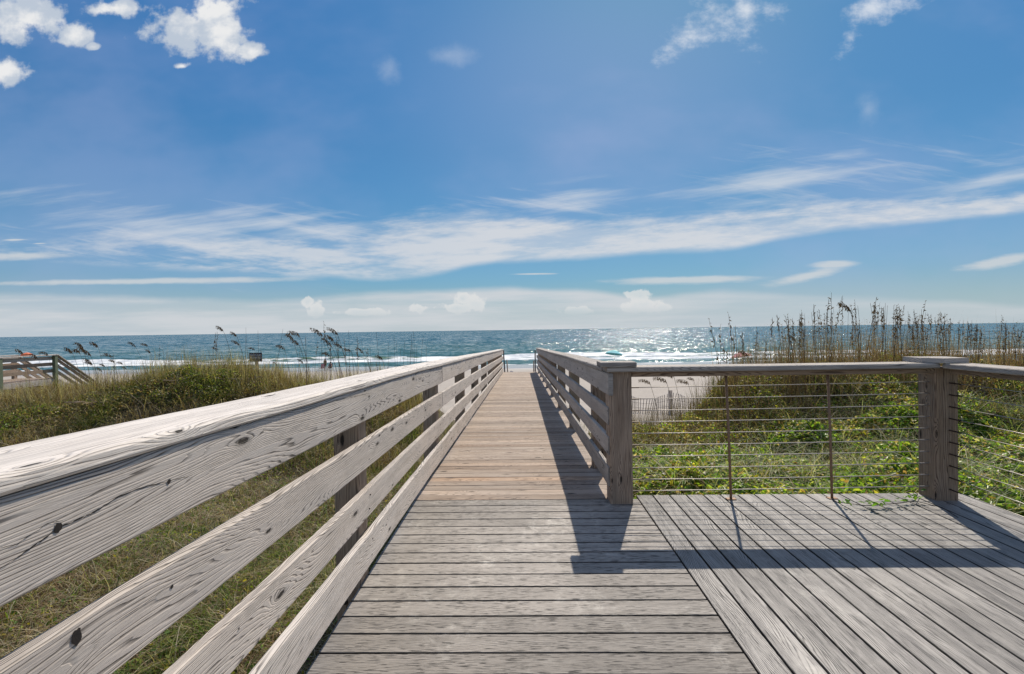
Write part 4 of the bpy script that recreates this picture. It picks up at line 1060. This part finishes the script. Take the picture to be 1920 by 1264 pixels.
# thin streaks
stN = n.noise(n.xyz(n.m('MULTIPLY', U, 2.6), n.m('MULTIPLY', n.m('SUBTRACT', Vv, n.m('MULTIPLY', U, .12)), 30.), 33.), 1., 7, .6, .5)
stB = many([(1450,345,230,55,.12),(1560,300,120,14,.08),(1840,345,190,45,.2),(300,420,330,55,-.18),(560,425,260,45,-.15),(1080,370,130,35,.1)])
stM = n.m('MULTIPLY', n.rng(n.m('ADD', n.m('MULTIPLY', stB, .9), n.m('MULTIPLY', n.m('SUBTRACT', stN, .5), 2.4)), .1, 1.5), .72)
s2B = many([(230,527,360,8),(1290,525,190,9,.01),(1560,498,60,9,.03),(1510,518,95,13,.2),(1870,492,100,13,.16),(40,478,130,12),(1000,514,60,2.5),(15,447,30,2.5),(62,454,20,2.)])
st2 = n.noise(n.xyz(n.m('MULTIPLY', n.m('ADD', U, n.m('MULTIPLY', Vv, 2.2)), 5.), n.m('MULTIPLY', n.m('ADD', Vv, n.m('MULTIPLY', U, .16)), 40.), 95.), 1., 5, .68)
st2B = many([(330,455,420,62,-.1),(620,430,200,50,-.2),(1500,350,300,70,.15),(1650,330,260,60,.1),(1060,385,240,30)])
st2M = n.m('MULTIPLY', n.rng(n.m('ADD', n.m('MULTIPLY', st2B, .8), n.m('MULTIPLY', n.m('SUBTRACT', st2, .5), 3.2)), .25, 1.5), n.fmix(n.rng(U, 0., .3), .5, .32))
s2M = n.m('MULTIPLY', n.rng(n.m('ADD', s2B, n.m('MULTIPLY', n.m('SUBTRACT', fine, .5), 1.5)), .0, .7), .72)
# low bank over the horizon
lowT = edge([(0,548),(300,554),(520,562),(640,552),(860,543),(1000,541),(1120,545),(1210,556),(1340,546),(1480,552),(1700,562),(1920,572)])
lowM = n.m('SUBTRACT', 1., n.rng(Vv, n.m('SUBTRACT', n.m('ADD', lowT, n.m('MULTIPLY', wv_, .02)), .012), n.m('ADD', n.m('ADD', lowT, n.m('MULTIPLY', wv_, .02)), .006)))
lowN = n.noise(n.xyz(n.m('MULTIPLY', U, 2.2), n.m('MULTIPLY', Vv, 26.), 71.), 1., 5, .6)
lowM = n.m('MULTIPLY', lowM, n.m('ADD', .38, n.m('MULTIPLY', n.rng(lowN, .3, .68), .52)))
lowM = n.m('MULTIPLY', lowM, n.fmix(n.rng(U, uu(1150), uu(1500)), 1., .62))
hz = n.m('MULTIPLY', n.m('SUBTRACT', 1., n.rng(el, 0., .10)), .62)
towers = many([(577,566,15,11),(592,580,17,20),(868,560,22,16),(893,568,26,18),(860,577,40,11),(785,580,20,11),(1200,556,30,15),(1203,572,38,20),(1240,578,24,11),(1080,583,40,9),(680,585,60,8)])
tN = n.noise(n.xyz(n.m('MULTIPLY', U, 42.), n.m('MULTIPLY', Vv, 42.), 51.), 1., 6, .55)
tv = n.m('ADD', towers, n.m('MULTIPLY', n.m('SUBTRACT', tN, .5), 1.5))
tfade = n.rng(Vv, vv(598), vv(568)); towM = n.m('MULTIPLY', n.rng(tv, .02, .35), tfade); towIn = n.m('MULTIPLY', n.rng(tv, .3, 1.6), tfade)
veil = n.m('MULTIPLY', n.rng(n.noise(n.xyz(n.m('MULTIPLY', U, 1.3), n.m('MULTIPLY', Vv, 2.4), 61.), 1., 5, .55), .42, .72), .22)
veil2 = n.m('MULTIPLY', n.rng(blob(1130,170,520,330), 0., .9), .18)
CL = 8.3
white = (CL, CL*1.0, CL*1.02)
c = n.mix(n.m('ADD', veil, veil2), base, (4.6,5.0,7.4))
c = n.mix(hz, c, (4.5,5.7,6.8))
c = n.mix(lowM, c, (6.3,6.55,6.85))
c = n.mix(n.m('MULTIPLY', towM, .7), c, (7.7,7.7,7.6))
c = n.mix(n.m('MULTIPLY', towIn, .6), c, (5.0,6.0,6.6))
c = n.mix(n.m('MULTIPLY', s2M, front), c, (6.6,6.8,6.9))
c = n.mix(n.m('MULTIPLY', stM, front), c, (6.6,7.,7.5))
c = n.mix(n.m('MULTIPLY', st2M, front), c, (6.9,7.1,7.5))
c = n.mix(n.m('MULTIPLY', band, front), c, (6.9,7.05,7.35))
c = n.mix(n.m('MULTIPLY', softc, front), c, (7.,7.5,8.3))
c = n.mix(n.m('MULTIPLY', wspM, front), c, (7.5,7.9,8.5))
c = n.mix(n.m('MULTIPLY', cumM, front), c, n.mix(cumS, (5.0,5.7,6.7), (8.3,8.35,8.4)))
over = n.m('MAXIMUM', n.m('SUBTRACT', 1., front), n.rng(dz_, .66, .9), clamp=True)  # unseen white veil overhead and behind the camera, added to lift ambient fill
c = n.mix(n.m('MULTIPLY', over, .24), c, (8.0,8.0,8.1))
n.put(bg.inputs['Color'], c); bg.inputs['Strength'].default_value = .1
world_ = scene.world; world_.cycles.sampling_method = 'MANUAL'; world_.cycles.sample_map_resolution = 512

sun = bpy.data.lights.new('sun', 'SUN'); sun.energy = 4.8; sun.angle = R(.5); sun.color = (1.,.91,.78)
so = bpy.data.objects.new('sun', sun); col.objects.link(so)
d = Vector((math.sin(R(SUN_AZ))*math.cos(R(SUN_EL)), math.cos(R(SUN_AZ))*math.cos(R(SUN_EL)), math.sin(R(SUN_EL))))
so.rotation_euler = d.to_track_quat('Z', 'Y').to_euler()

# ------------------------------------------------------------------ camera
cam = bpy.data.cameras.new('camera'); cam.sensor_width = 36; cam.lens = 36*F/1920; cam.clip_start = .02; cam.clip_end = 60000
co = bpy.data.objects.new('camera', cam); col.objects.link(co); scene.camera = co
yaw = math.atan((VPX-960)/F); pitch = math.atan((632-hor(960))/F); roll = math.atan(.0141)
fwd = Vector((-math.sin(yaw)*math.cos(pitch), math.cos(yaw)*math.cos(pitch), -math.sin(pitch)))
r0 = Vector((math.cos(yaw), math.sin(yaw), 0)); u0 = r0.cross(fwd)
r1 = r0*math.cos(roll)-u0*math.sin(roll); u1 = r1.cross(fwd)
co.matrix_world = Matrix(((r1.x,u1.x,-fwd.x,0),(r1.y,u1.y,-fwd.y,0),(r1.z,u1.z,-fwd.z,EYE),(0,0,0,1)))
scene.view_settings.view_transform = 'Standard'; scene.view_settings.look = 'None'
scene.view_settings.exposure = 0; scene.view_settings.gamma = 1
scene.render.engine = 'CYCLES'
scene.cycles.max_bounces = 4; scene.cycles.diffuse_bounces = 2; scene.cycles.glossy_bounces = 2; scene.cycles.transmission_bounces = 2; scene.cycles.transparent_max_bounces = 4
scene.cycles.caustics_reflective = False; scene.cycles.caustics_refractive = False
